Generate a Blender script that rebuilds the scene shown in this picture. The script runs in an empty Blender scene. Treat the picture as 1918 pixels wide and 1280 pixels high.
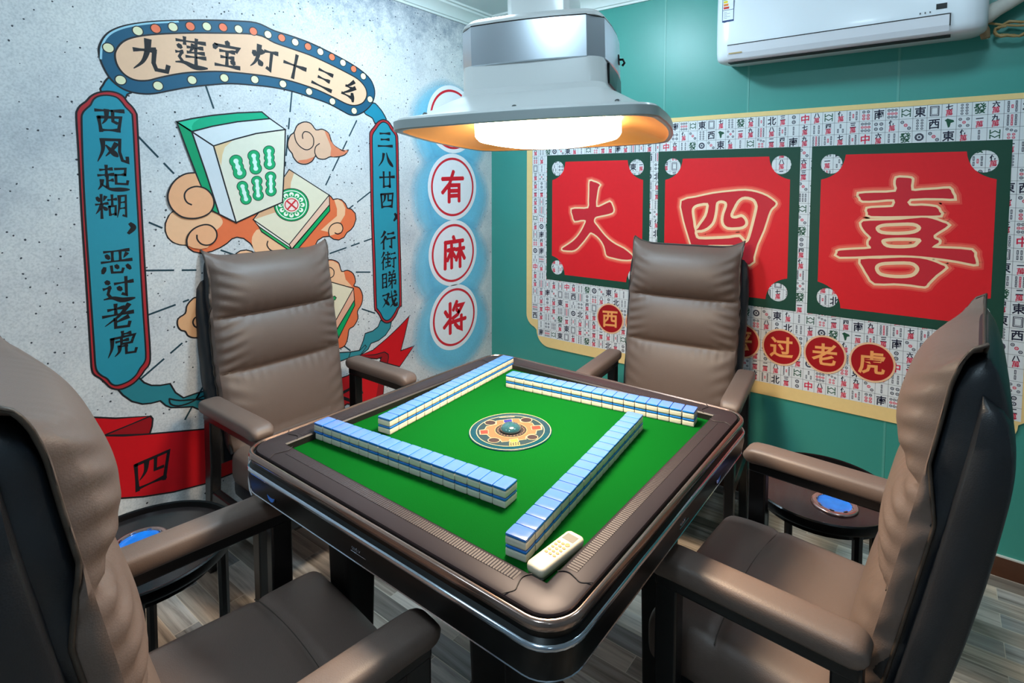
import bpy, bmesh, math, random
from mathutils import Vector, Matrix, Euler
from mathutils.geometry import tessellate_polygon
random.seed(7)
PI = math.pi
sc = bpy.context.scene
COL = sc.collection

# ------------------------------------------------------------------ camera
CAMP = Vector((0.8752, -1.0663, 1.4101))
CAMR = Euler((1.515515, -0.004846, 0.624912), 'XYZ')
F_PX, PPX, PPY = 1018.7, 1025.28, 403.43
cam_d = bpy.data.cameras.new('camera')
cam_d.sensor_width = 36.0
cam_d.lens = 36.0 * F_PX / 1918.0
cam_d.shift_x = (959.0 - PPX) / 1918.0
cam_d.shift_y = (PPY - 640.0) / 1918.0
cam_d.clip_start = 0.02
cam = bpy.data.objects.new('camera', cam_d)
cam.location = CAMP
cam.rotation_euler = CAMR
COL.objects.link(cam)
sc.camera = cam

# ------------------------------------------------------------------ world, exposure
world = bpy.data.worlds.new('room_world')
sc.world = world
world.use_nodes = True
world.node_tree.nodes['Background'].inputs[0].default_value = (0.75, 0.86, 1.0, 1)
world.node_tree.nodes['Background'].inputs[1].default_value = 0.05
sc.view_settings.view_transform = 'Standard'
sc.view_settings.look = 'None'
sc.view_settings.gamma = 1.0
sc.view_settings.use_curve_mapping = False
sc.view_settings.exposure = 0.06

XW, YW = -1.3583, 1.4454           # mural wall plane, green wall plane
XR, YF = 2.25, -2.6                # walls behind the camera
ZC = 2.40                          # ceiling

# daylight-white dome lamps on the ceiling (x, y, radiance of the dome); the domes are built with the ceiling
CEIL_LIGHTS = [(-0.55, 0.42, 205), (0.95, 0.55, 34), (0.45, -1.25, 92), (-0.75, -1.35, 34), (1.55, -1.7, 14)]
DOME_COL = (0.63, 0.85, 1.0, 1)
LAMP_COL, LAMP_STR = (1.0, 0.80, 0.58, 1), 33.0
HC = Vector((0.0433, 0.0895, 1.5341))      # middle of the lamp hood's lower edge; its lit diffuser is built with the hood

# ------------------------------------------------------------------ helpers
def ray(px, py):
    d = Vector(((px - PPX) / F_PX, -(py - PPY) / F_PX, -1.0))
    return CAMR.to_matrix() @ d
def on_x(px, py, x):
    d = ray(px, py); return CAMP + d * ((x - CAMP.x) / d.x)
def on_y(px, py, y):
    d = ray(px, py); return CAMP + d * ((y - CAMP.y) / d.y)
def on_z(px, py, z):
    d = ray(px, py); return CAMP + d * ((z - CAMP.z) / d.z)

class MB:
    """collects geometry for ONE mesh object"""
    def __init__(s):
        s.v = []; s.f = []; s.m = []; s.xf = None
    def add(s, verts, faces, mat=0):
        n = len(s.v)
        if s.xf is not None:
            verts = [s.xf @ Vector(p) for p in verts]
        s.v += [tuple(p) for p in verts]
        for f in faces:
            s.f.append(tuple(i + n for i in f)); s.m.append(mat)
        return n
    def box(s, x0, x1, y0, y1, z0, z1, mat=0):
        v = [(x0,y0,z0),(x1,y0,z0),(x1,y1,z0),(x0,y1,z0),(x0,y0,z1),(x1,y0,z1),(x1,y1,z1),(x0,y1,z1)]
        f = [(3,2,1,0),(4,5,6,7),(0,1,5,4),(1,2,6,5),(2,3,7,6),(3,0,4,7)]
        s.add(v, f, mat)
    def loft(s, loops, cap0=True, cap1=True, mat=0, closed=True):
        n = len(loops[0]); v = [p for L in loops for p in L]; f = []
        for i in range(len(loops) - 1):
            for j in range(n if closed else n - 1):
                k = (j + 1) % n
                f.append((i*n+j, i*n+k, (i+1)*n+k, (i+1)*n+j))
        if cap0: f.append(tuple(reversed(range(n))))
        if cap1: f.append(tuple(range((len(loops)-1)*n, len(loops)*n)))
        s.add(v, f, mat)
    def tube(s, pts, r, n=10, mat=0, caps=True):
        pts = [Vector(p) for p in pts]
        rs = r if isinstance(r, (list, tuple)) else [r] * len(pts)
        loops = []; up = None
        for i, p in enumerate(pts):
            t = (pts[min(i+1, len(pts)-1)] - pts[max(i-1, 0)]).normalized()
            if up is None:
                up = t.orthogonal().normalized()
            up = (up - t * up.dot(t)).normalized()
            w = t.cross(up)
            loops.append([p + (up * math.cos(a) + w * math.sin(a)) * rs[i] for a in [2*PI*k/n for k in range(n)]])
        s.loft(loops, caps, caps, mat)
    def lathe(s, prof, n=32, mat=0, center=(0,0,0), cap0=False, cap1=False):
        c = Vector(center)
        loops = [[c + Vector((r*math.cos(2*PI*k/n), r*math.sin(2*PI*k/n), z)) for k in range(n)] for r, z in prof]
        s.loft(loops, cap0, cap1, mat)
    def build(s, name, mats, parent=None, smooth=True, angle=35, loc=None):
        me = bpy.data.meshes.new(name)
        me.from_pydata(s.v, [], s.f)
        if not isinstance(mats, (list, tuple)): mats = [mats]
        for m in mats: me.materials.append(m)
        me.polygons.foreach_set('material_index', s.m)
        if smooth:
            me.polygons.foreach_set('use_smooth', [True] * len(me.polygons))
            me.update()
            try: me.set_sharp_from_angle(angle=math.radians(angle))
            except Exception: pass
        me.update()
        o = bpy.data.objects.new(name, me)
        COL.objects.link(o)
        if parent: o.parent = parent
        if loc: o.location = loc
        return o

def tag(o, label=None, cat=None, group=None, kind=None):
    if label: o['label'] = label
    if cat: o['category'] = cat
    if group: o['group'] = group
    if kind: o['kind'] = kind
    return o
def thing(name, label, cat, loc=(0,0,0), rotz=0.0, group=None, rot=None):
    o = bpy.data.objects.new(name, None)
    o.empty_display_size = 0.05
    COL.objects.link(o)
    o.location = loc
    o.rotation_euler = rot if rot else (0, 0, rotz)
    return tag(o, label, cat, group)
def bevel(o, w, seg=2, ang=35):
    b = o.modifiers.new('bevel', 'BEVEL'); b.width = w; b.segments = seg
    b.limit_method = 'ANGLE'; b.angle_limit = math.radians(ang)
    return o

def rrect(hx, hy, r, z, n=8, cx=0.0, cy=0.0):
    """rounded rectangle loop, counter clockwise"""
    pts = []
    r = max(r, 1e-5)
    for (sx, sy, a0) in ((1,1,0),(-1,1,PI/2),(-1,-1,PI),(1,-1,1.5*PI)):
        for k in range(n + 1):
            a = a0 + (PI/2) * k / n
            pts.append((cx + sx*(hx-r) + r*math.cos(a), cy + sy*(hy-r) + r*math.sin(a), z))
    return pts
def round_box(hx, hy, hz, r, nx=6, ny=6, nz=4, fn=None):
    """box surface grid pushed to rounded edges; returns verts, faces"""
    idx = {}; V = []; F = []
    def key(i, j, k):
        t = (i, j, k)
        if t in idx: return idx[t]
        p = Vector((-hx + 2*hx*i/nx, -hy + 2*hy*j/ny, -hz + 2*hz*k/nz))
        c = Vector((max(-hx+r, min(hx-r, p.x)), max(-hy+r, min(hy-r, p.y)), max(-hz+r, min(hz-r, p.z))))
        d = p - c
        if d.length > 1e-9: p = c + d.normalized() * r
        if fn: p = fn(p)
        idx[t] = len(V); V.append(p); return idx[t]
    for i in range(nx):
        for j in range(ny):
            F.append((key(i,j,0), key(i,j+1,0), key(i+1,j+1,0), key(i+1,j,0)))
            F.append((key(i,j,nz), key(i+1,j,nz), key(i+1,j+1,nz), key(i,j+1,nz)))
    for i in range(nx):
        for k in range(nz):
            F.append((key(i,0,k), key(i+1,0,k), key(i+1,0,k+1), key(i,0,k+1)))
            F.append((key(i,ny,k), key(i,ny,k+1), key(i+1,ny,k+1), key(i+1,ny,k)))
    for j in range(ny):
        for k in range(nz):
            F.append((key(0,j,k), key(0,j,k+1), key(0,j+1,k+1), key(0,j+1,k)))
            F.append((key(nx,j,k), key(nx,j+1,k), key(nx,j+1,k+1), key(nx,j,k+1)))
    return V, F
def smooth_line(pts, n=6, closed=False):
    """Catmull-Rom through 2D points"""
    P = [Vector(p) for p in pts]; N = len(P); out = []
    for i in range(N if closed else N - 1):
        if closed: a, b, c, d = P[(i-1)%N], P[i], P[(i+1)%N], P[(i+2)%N]
        else: a, b, c, d = P[max(i-1,0)], P[i], P[i+1], P[min(i+2,N-1)]
        for k in range(n):
            t = k / n
            out.append(0.5*((2*b) + (c-a)*t + (2*a-5*b+4*c-d)*t*t + (3*b-a-3*c+d)*t**3))
    if not closed: out.append(P[-1])
    return [tuple(p) for p in out]

# ------------------------------------------------------------------ materials
def new_mat(name):
    m = bpy.data.materials.new(name); m.use_nodes = True
    nt = m.node_tree
    return m, nt, nt.nodes['Principled BSDF']
def srgb(r, g, b):
    f = lambda c: (c/255/12.92 if c/255 <= 0.04045 else ((c/255+0.055)/1.055)**2.4)
    return (f(r), f(g), f(b), 1)
def plain(name, col, rough=0.5, metal=0.0, spec=0.5, coat=0.0, noise=0.0, nscale=30.0, bump=0.0, emit=None, estr=0.0):
    m, nt, b = new_mat(name)
    b.inputs['Base Color'].default_value = col
    b.inputs['Roughness'].default_value = rough
    b.inputs['Metallic'].default_value = metal
    b.inputs['Specular IOR Level'].default_value = spec
    b.inputs['Coat Weight'].default_value = coat
    b.inputs['Coat Roughness'].default_value = 0.08
    tc = nt.nodes.new('ShaderNodeTexCoord')
    nz = nt.nodes.new('ShaderNodeTexNoise'); nz.inputs['Scale'].default_value = nscale; nz.inputs['Detail'].default_value = 4
    nt.links.new(tc.outputs['Object'], nz.inputs['Vector'])
    if noise > 0:
        mx = nt.nodes.new('ShaderNodeMix'); mx.data_type = 'RGBA'
        mx.inputs[6].default_value = tuple(max(0, c*(1-noise)) for c in col[:3]) + (1,)
        mx.inputs[7].default_value = tuple(min(1, c*(1+noise)) for c in col[:3]) + (1,)
        nt.links.new(nz.outputs['Fac'], mx.inputs[0]); nt.links.new(mx.outputs[2], b.inputs['Base Color'])
    if bump > 0:
        bp = nt.nodes.new('ShaderNodeBump'); bp.inputs['Strength'].default_value = bump; bp.inputs['Distance'].default_value = 0.002
        nt.links.new(nz.outputs['Fac'], bp.inputs['Height']); nt.links.new(bp.outputs[0], b.inputs['Normal'])
    if emit:
        b.inputs['Emission Color'].default_value = emit; b.inputs['Emission Strength'].default_value = estr
    return m
def ramp(nt, fac, stops):
    r = nt.nodes.new('ShaderNodeValToRGB'); e = r.color_ramp.elements
    while len(e) < len(stops): e.new(0.5)
    for k, (p, c) in enumerate(stops):
        e[k].position = p; e[k].color = c
    nt.links.new(fac, r.inputs[0]); return r

M = {}
# speckled concrete wallpaper
m, nt, b = new_mat('speckled_concrete_wallpaper'); M['concrete'] = m
tc = nt.nodes.new('ShaderNodeTexCoord')
n1 = nt.nodes.new('ShaderNodeTexNoise'); n1.inputs['Scale'].default_value = 3.0; n1.inputs['Detail'].default_value = 8; n1.inputs['Roughness'].default_value = 0.65
n2 = nt.nodes.new('ShaderNodeTexNoise'); n2.inputs['Scale'].default_value = 160.0; n2.inputs['Detail'].default_value = 3
n3 = nt.nodes.new('ShaderNodeTexNoise'); n3.inputs['Scale'].default_value = 90.0
for n in (n1, n2, n3): nt.links.new(tc.outputs['Object'], n.inputs['Vector'])
r1 = ramp(nt, n1.outputs['Fac'], [(0.30, srgb(190,192,196)), (0.50, srgb(214,214,214)), (0.72, srgb(228,226,222))])
r2 = ramp(nt, n2.outputs['Fac'], [(0.30, (0.78,0.79,0.80,1)), (0.60, (1,1,1,1))])
mu = nt.nodes.new('ShaderNodeMix'); mu.data_type = 'RGBA'; mu.blend_type = 'MULTIPLY'; mu.inputs[0].default_value = 1.0
nt.links.new(r1.outputs[0], mu.inputs[6]); nt.links.new(r2.outputs[0], mu.inputs[7])
# specks: voronoi cell centres, only some of the cells
def specks(scale, size, gate):
    vo = nt.nodes.new('ShaderNodeTexVoronoi'); vo.inputs['Scale'].default_value = scale
    nt.links.new(tc.outputs['Object'], vo.inputs['Vector'])
    sub = nt.nodes.new('ShaderNodeMath'); sub.operation = 'MULTIPLY'; sub.inputs[1].default_value = size
    nt.links.new(n3.outputs['Fac'], sub.inputs[0])
    lt = nt.nodes.new('ShaderNodeMath'); lt.operation = 'LESS_THAN'
    nt.links.new(vo.outputs['Distance'], lt.inputs[0]); nt.links.new(sub.outputs[0], lt.inputs[1])
    sp = nt.nodes.new('ShaderNodeSeparateColor'); nt.links.new(vo.outputs['Color'], sp.inputs[0])
    gt = nt.nodes.new('ShaderNodeMath'); gt.operation = 'GREATER_THAN'; gt.inputs[1].default_value = gate
    nt.links.new(sp.outputs[0], gt.inputs[0])
    an = nt.nodes.new('ShaderNodeMath'); an.operation = 'MULTIPLY'
    nt.links.new(lt.outputs[0], an.inputs[0]); nt.links.new(gt.outputs[0], an.inputs[1])
    return an
s1_, s2_ = specks(27.0, 0.23, 0.45), specks(52.0, 0.32, 0.40)
an = nt.nodes.new('ShaderNodeMath'); an.operation = 'MAXIMUM'
nt.links.new(s1_.outputs[0], an.inputs[0]); nt.links.new(s2_.outputs[0], an.inputs[1])
mx = nt.nodes.new('ShaderNodeMix'); mx.data_type = 'RGBA'
nt.links.new(an.outputs[0], mx.inputs[0]); nt.links.new(mu.outputs[2], mx.inputs[6]); mx.inputs[7].default_value = srgb(62,66,72)
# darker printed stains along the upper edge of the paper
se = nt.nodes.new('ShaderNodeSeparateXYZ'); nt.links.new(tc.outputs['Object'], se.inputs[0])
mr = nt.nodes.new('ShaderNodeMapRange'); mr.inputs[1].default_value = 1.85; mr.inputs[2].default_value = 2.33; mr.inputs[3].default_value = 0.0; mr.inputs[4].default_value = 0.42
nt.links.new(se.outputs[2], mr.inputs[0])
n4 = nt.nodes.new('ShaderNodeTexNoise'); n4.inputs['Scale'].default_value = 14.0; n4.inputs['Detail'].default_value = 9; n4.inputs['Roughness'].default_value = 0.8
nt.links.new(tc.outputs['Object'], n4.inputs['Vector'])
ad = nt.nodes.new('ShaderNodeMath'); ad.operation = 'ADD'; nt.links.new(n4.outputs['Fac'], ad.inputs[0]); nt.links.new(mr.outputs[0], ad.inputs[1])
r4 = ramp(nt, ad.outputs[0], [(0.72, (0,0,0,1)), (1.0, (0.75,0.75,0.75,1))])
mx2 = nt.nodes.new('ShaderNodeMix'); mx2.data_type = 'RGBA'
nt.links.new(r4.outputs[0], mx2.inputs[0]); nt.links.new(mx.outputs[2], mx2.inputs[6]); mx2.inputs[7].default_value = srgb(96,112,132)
nt.links.new(mx2.outputs[2], b.inputs['Base Color']); b.inputs['Roughness'].default_value = 0.62
b.inputs['Specular IOR Level'].default_value = 0.25
# green painted panels
M['green_wall'] = plain('teal_green_wall_panel', srgb(60,146,134), 0.38, noise=0.05, nscale=3.0, spec=0.45)
M['joint'] = plain('panel_joint_strip', srgb(84,158,146), 0.4)
M['white_wall'] = plain('grey_wall_paint', srgb(150,156,160), 0.7, noise=0.03, nscale=8)
M['ceiling'] = plain('white_ceiling_board', srgb(226,232,232), 0.45, noise=0.02, nscale=2.0)
M['cornice'] = plain('white_cornice_plaster', srgb(222,228,224), 0.5, noise=0.02)
M['brown_skirting'] = plain('brown_wood_skirting', srgb(78,46,28), 0.45, noise=0.2, nscale=20)
M['white_line'] = plain('white_sealant', srgb(205,210,205), 0.5)
# wood look floor tiles
m, nt, b = new_mat('grey_wood_floor_tiles'); M['floor'] = m
tc = nt.nodes.new('ShaderNodeTexCoord')
br = nt.nodes.new('ShaderNodeTexBrick')
br.offset = 0.38; br.offset_frequency = 2
br.inputs['Scale'].default_value = 1.0
br.inputs['Brick Width'].default_value = 0.30; br.inputs['Row Height'].default_value = 0.0715
br.inputs['Mortar Size'].default_value = 0.0012; br.inputs['Mortar Smooth'].default_value = 0.0; br.inputs['Bias'].default_value = 0.0
br.inputs['Color1'].default_value = (0,0,0,1); br.inputs['Color2'].default_value = (1,1,1,1); br.inputs['Mortar'].default_value = (0.5,0.5,0.5,1)
nt.links.new(tc.outputs['Object'], br.inputs['Vector'])
rc = ramp(nt, br.outputs['Color'], [(0.0, srgb(96,92,88)), (0.25, srgb(190,176,160)), (0.5, srgb(128,128,128)), (0.75, srgb(214,208,200)), (1.0, srgb(148,128,110))])
mp = nt.nodes.new('ShaderNodeMapping'); mp.inputs['Scale'].default_value = (2.2, 42.0, 1.0)
nt.links.new(tc.outputs['Object'], mp.inputs[0])
# shift the grain per plank
ma = nt.nodes.new('ShaderNodeVectorMath'); ma.operation = 'MULTIPLY_ADD'; ma.inputs[1].default_value = (37.0, 11.0, 0)
nt.links.new(br.outputs['Color'], ma.inputs[0]); nt.links.new(mp.outputs[0], ma.inputs[2])
ng = nt.nodes.new('ShaderNodeTexNoise'); ng.inputs['Scale'].default_value = 1.0; ng.inputs['Detail'].default_value = 6; ng.inputs['Roughness'].default_value = 0.6; ng.inputs['Distortion'].default_value = 0.6
nt.links.new(ma.outputs[0], ng.inputs['Vector'])
rg = ramp(nt, ng.outputs['Fac'], [(0.32, (0.42,0.40,0.38,1)), (0.5, (0.95,0.94,0.92,1)), (0.7, (1.45,1.45,1.45,1))])
mg = nt.nodes.new('ShaderNodeMix'); mg.data_type = 'RGBA'; mg.blend_type = 'MULTIPLY'; mg.inputs[0].default_value = 1.0
nt.links.new(rc.outputs[0], mg.inputs[6]); nt.links.new(rg.outputs[0], mg.inputs[7])
mm = nt.nodes.new('ShaderNodeMix'); mm.data_type = 'RGBA'; nt.links.new(br.outputs['Fac'], mm.inputs[0])
nt.links.new(mg.outputs[2], mm.inputs[6]); mm.inputs[7].default_value = srgb(196,186,170)
nt.links.new(mm.outputs[2], b.inputs['Base Color']); b.inputs['Roughness'].default_value = 0.38
# leather
def leather(name, col, rough, bump=0.25):
    m, nt, b = new_mat(name)
    tc = nt.nodes.new('ShaderNodeTexCoord')
    v = nt.nodes.new('ShaderNodeTexVoronoi'); v.inputs['Scale'].default_value = 420
    n = nt.nodes.new('ShaderNodeTexNoise'); n.inputs['Scale'].default_value = 7; n.inputs['Detail'].default_value = 5
    nt.links.new(tc.outputs['Object'], v.inputs['Vector']); nt.links.new(tc.outputs['Object'], n.inputs['Vector'])
    mx = nt.nodes.new('ShaderNodeMix'); mx.data_type = 'RGBA'
    mx.inputs[6].default_value = tuple(c*0.88 for c in col[:3]) + (1,); mx.inputs[7].default_value = tuple(c*1.1 for c in col[:3]) + (1,)
    nt.links.new(n.outputs['Fac'], mx.inputs[0]); nt.links.new(mx.outputs[2], b.inputs['Base Color'])
    bp = nt.nodes.new('ShaderNodeBump'); bp.inputs['Strength'].default_value = bump; bp.inputs['Distance'].default_value = 0.0006
    nt.links.new(v.outputs['Distance'], bp.inputs['Height']); nt.links.new(bp.outputs[0], b.inputs['Normal'])
    b.inputs['Roughness'].default_value = rough; b.inputs['Specular IOR Level'].default_value = 0.5
    return m
M['taupe'] = leather('taupe_leather', srgb(104,88,80), 0.48)
M['dark_leather'] = leather('charcoal_leather', srgb(30,33,38), 0.42)
M['piping'] = leather('dark_brown_piping', srgb(60,50,42), 0.5)
M['black_frame'] = plain('black_lacquered_frame', srgb(14,13,14), 0.30, spec=0.5)
M['black_gloss'] = plain('black_piano_plastic', srgb(8,8,9), 0.30, spec=0.22, coat=0.05)
M['black_matte'] = plain('black_matte_plastic', srgb(16,15,16), 0.55)
M['rim'] = plain('bronze_brown_table_rim', srgb(46,41,45), 0.38, metal=0.22, noise=0.06, nscale=9, spec=0.14, bump=0.03)
M['rib'] = plain('ribbed_bronze_strip', srgb(44,39,42), 0.46, metal=0.20, spec=0.2)
M['lip'] = plain('polished_bronze_edge', srgb(150,130,122), 0.16, metal=0.9)
M['chrome'] = plain('chrome_trim', srgb(190,200,214), 0.12, metal=1.0)
M['felt'] = plain('green_felt', srgb(0,70,17), 0.95, noise=0.10, nscale=420, spec=0.05, bump=0.15)
M['tile_body'] = plain('ivory_tile_resin', srgb(208,202,188), 0.22, spec=0.5, coat=0.15)
M['tile_blue'] = plain('blue_tile_resin', srgb(76,114,190), 0.20, spec=0.5, coat=0.3)
M['tile_line'] = plain('deep_blue_tile_resin', srgb(34,112,196), 0.25, coat=0.2)
M['white_plastic'] = plain('white_gloss_plastic', srgb(226,230,234), 0.25, spec=0.5, coat=0.1)
M['ac_grey'] = plain('pale_grey_plastic', srgb(214,212,216), 0.4)
M['black_gap'] = plain('dark_gap', srgb(28,20,20), 0.6)
M['hood_white'] = plain('hood_white_enamel', srgb(238,240,238), 0.30, coat=0.15)
M['silver'] = plain('brushed_silver_panel', srgb(206,214,222), 0.28, metal=0.85)
M['steel_edge'] = plain('steel_edge_strip', srgb(176,186,186), 0.34, metal=0.35)
M['reflector'] = plain('lamplit_gold_reflector', srgb(176,126,68), 0.34, metal=0.25, noise=0.06, nscale=18)  # gold puts the lamp's warm light into the underside's colour
M['lamp_glow'] = plain('lit_lamp_diffuser', srgb(255,240,214), 0.5, emit=LAMP_COL, estr=LAMP_STR)
M['ceiling_glow'] = plain('lit_ceiling_diffuser', srgb(250,252,255), 0.5, emit=(0.86, 0.95, 1.0, 1), estr=10.0)
M['screw'] = plain('screw_steel', srgb(120,124,124), 0.35, metal=0.9)
M['pipe_wrap'] = plain('white_pipe_wrap', srgb(208,204,194), 0.7, noise=0.25, nscale=25, bump=0.6)
M['pipe_foam'] = plain('frayed_brown_foam', srgb(150,124,92), 0.9, noise=0.4, nscale=60, bump=0.8)
M['cord'] = plain('beige_cord', srgb(172,142,92), 0.5)
M['sticker'] = plain('sticker_white', srgb(226,230,234), 0.5)
M['brown_top'] = plain('dark_brown_tray_top', srgb(44,30,30), 0.26, noise=0.15, nscale=12, coat=0.2)
M['black_top'] = plain('black_tray_top', srgb(26,24,26), 0.26, noise=0.15, nscale=12, coat=0.2)
M['dish_metal'] = plain('rose_silver_ashtray_rim', srgb(200,168,164), 0.18, metal=0.9)
M['dish_blue'] = plain('blue_glass_ashtray', srgb(18,112,214), 0.18, noise=0.35, nscale=40, coat=0.5)
M['remote'] = plain('cream_remote_plastic', srgb(204,190,168), 0.4)
M['remote_dark'] = plain('grey_remote_underside', srgb(112,108,104), 0.5)
M['remote_lcd'] = plain('grey_lcd', srgb(122,116,106), 0.25)
M['remote_btn'] = plain('orange_rubber_button', srgb(184,116,48), 0.5)
M['wire'] = plain('pale_wire', srgb(186,186,190), 0.4)
_ink = {}
def ink(r, g, b, rough=0.55):
    k = (r, g, b, rough)
    if k not in _ink:
        _ink[k] = plain('printed_ink', srgb(r, g, b), rough, noise=0.04, nscale=60, spec=0.3)
    return _ink[k]

# ------------------------------------------------------------------ room shell
def shell(name, verts, faces, mat, kind='structure'):
    mb = MB(); mb.add(verts, faces)
    o = mb.build(name, mat, smooth=False); tag(o, kind=kind); return o
def slab(name, x0, x1, y0, y1, z0, z1, mat):
    mb = MB(); mb.box(x0, x1, y0, y1, z0, z1)
    o = mb.build(name, mat, smooth=False); tag(o, kind='structure'); return o
slab('floor', XW-0.1, XR+0.1, YF-0.1, YW+0.1, -0.1, 0.0, M['floor'])
slab('ceiling', XW-0.1, XR+0.1, YF-0.1, YW+0.1, ZC, ZC+0.1, M['ceiling'])
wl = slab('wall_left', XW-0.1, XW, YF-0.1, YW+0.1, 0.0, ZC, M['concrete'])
wb = slab('wall_back', XW, XR+0.1, YW, YW+0.1, 0.0, ZC, M['green_wall'])
slab('wall_right', XR, XR+0.1, YF, YW, 0.0, ZC, M['white_wall'])
slab('wall_front', XW, XR+0.1, YF-0.1, YF, 0.0, ZC, M['white_wall'])
def cornice(name, a, b, inward):
    """stepped plaster cornice from a to b along the top of a wall"""
    prof = [(0.0,-0.078),(0.010,-0.078),(0.012,-0.068),(0.020,-0.066),(0.026,-0.050),(0.044,-0.030),(0.062,-0.022),(0.064,-0.012),(0.078,-0.010),(0.080,0.0),(0.0,0.0)]
    a, b, n = Vector(a), Vector(b), Vector(inward)
    mb = MB()
    mb.loft([[p + n*d + Vector((0,0,ZC+h)) for d, h in prof] for p in (a, b)])
    o = mb.build(name, M['cornice'], smooth=True, angle=25); tag(o, kind='structure')
cornice('trim_1', (XW, YF, 0), (XW, YW, 0), (1,0,0))
cornice('trim_2', (XW, YW, 0), (XR, YW, 0), (0,-1,0))
slab('baseboard_back', XW, XR, YW-0.012, YW, 0.0, 0.072, M['brown_skirting'])
slab('trim_3', XW, XR, YW-0.009, YW, 0.072, 0.077, M['white_line'])
slab('baseboard_left', XW, XW+0.012, YF, YW-0.012, 0.0, 0.072, M['brown_skirting'])
for i, px in enumerate((1245, 1402, 1683)):
    x = on_y(px, 150, YW).x
    slab('trim_%d' % (i+4), x-0.004, x+0.004, YW-0.0012, YW, 0.077, ZC-0.078, M['joint'])

for i, (lx, ly, pw) in enumerate(CEIL_LIGHTS):
    lab = ['round dome ceiling light above the chair by the mural', 'round dome ceiling light above the side of the air conditioner', 'round dome ceiling light above the near side of the table',
           'round dome ceiling light in the near corner by the mural wall', 'round dome ceiling light in the corner behind the right chair'][i]
    t = thing('ceiling_light', lab, 'light', (lx, ly, ZC), group='dome ceiling lights')
    a = MB(); a.lathe([(0.0005,0.0),(0.118,0.0),(0.120,-0.004),(0.120,-0.020),(0.112,-0.024),(0.0005,-0.024)], 32)
    a.build('frame', M['white_plastic'], t)
    a = MB(); a.lathe([(0.109,-0.024),(0.106,-0.042),(0.092,-0.062),(0.068,-0.078),(0.036,-0.087),(0.0005,-0.090)], 28)
    a.build('dome', plain('lit_ceiling_dome', srgb(250,252,255), 0.5, emit=DOME_COL, estr=pw), t, True, 60)

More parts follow.
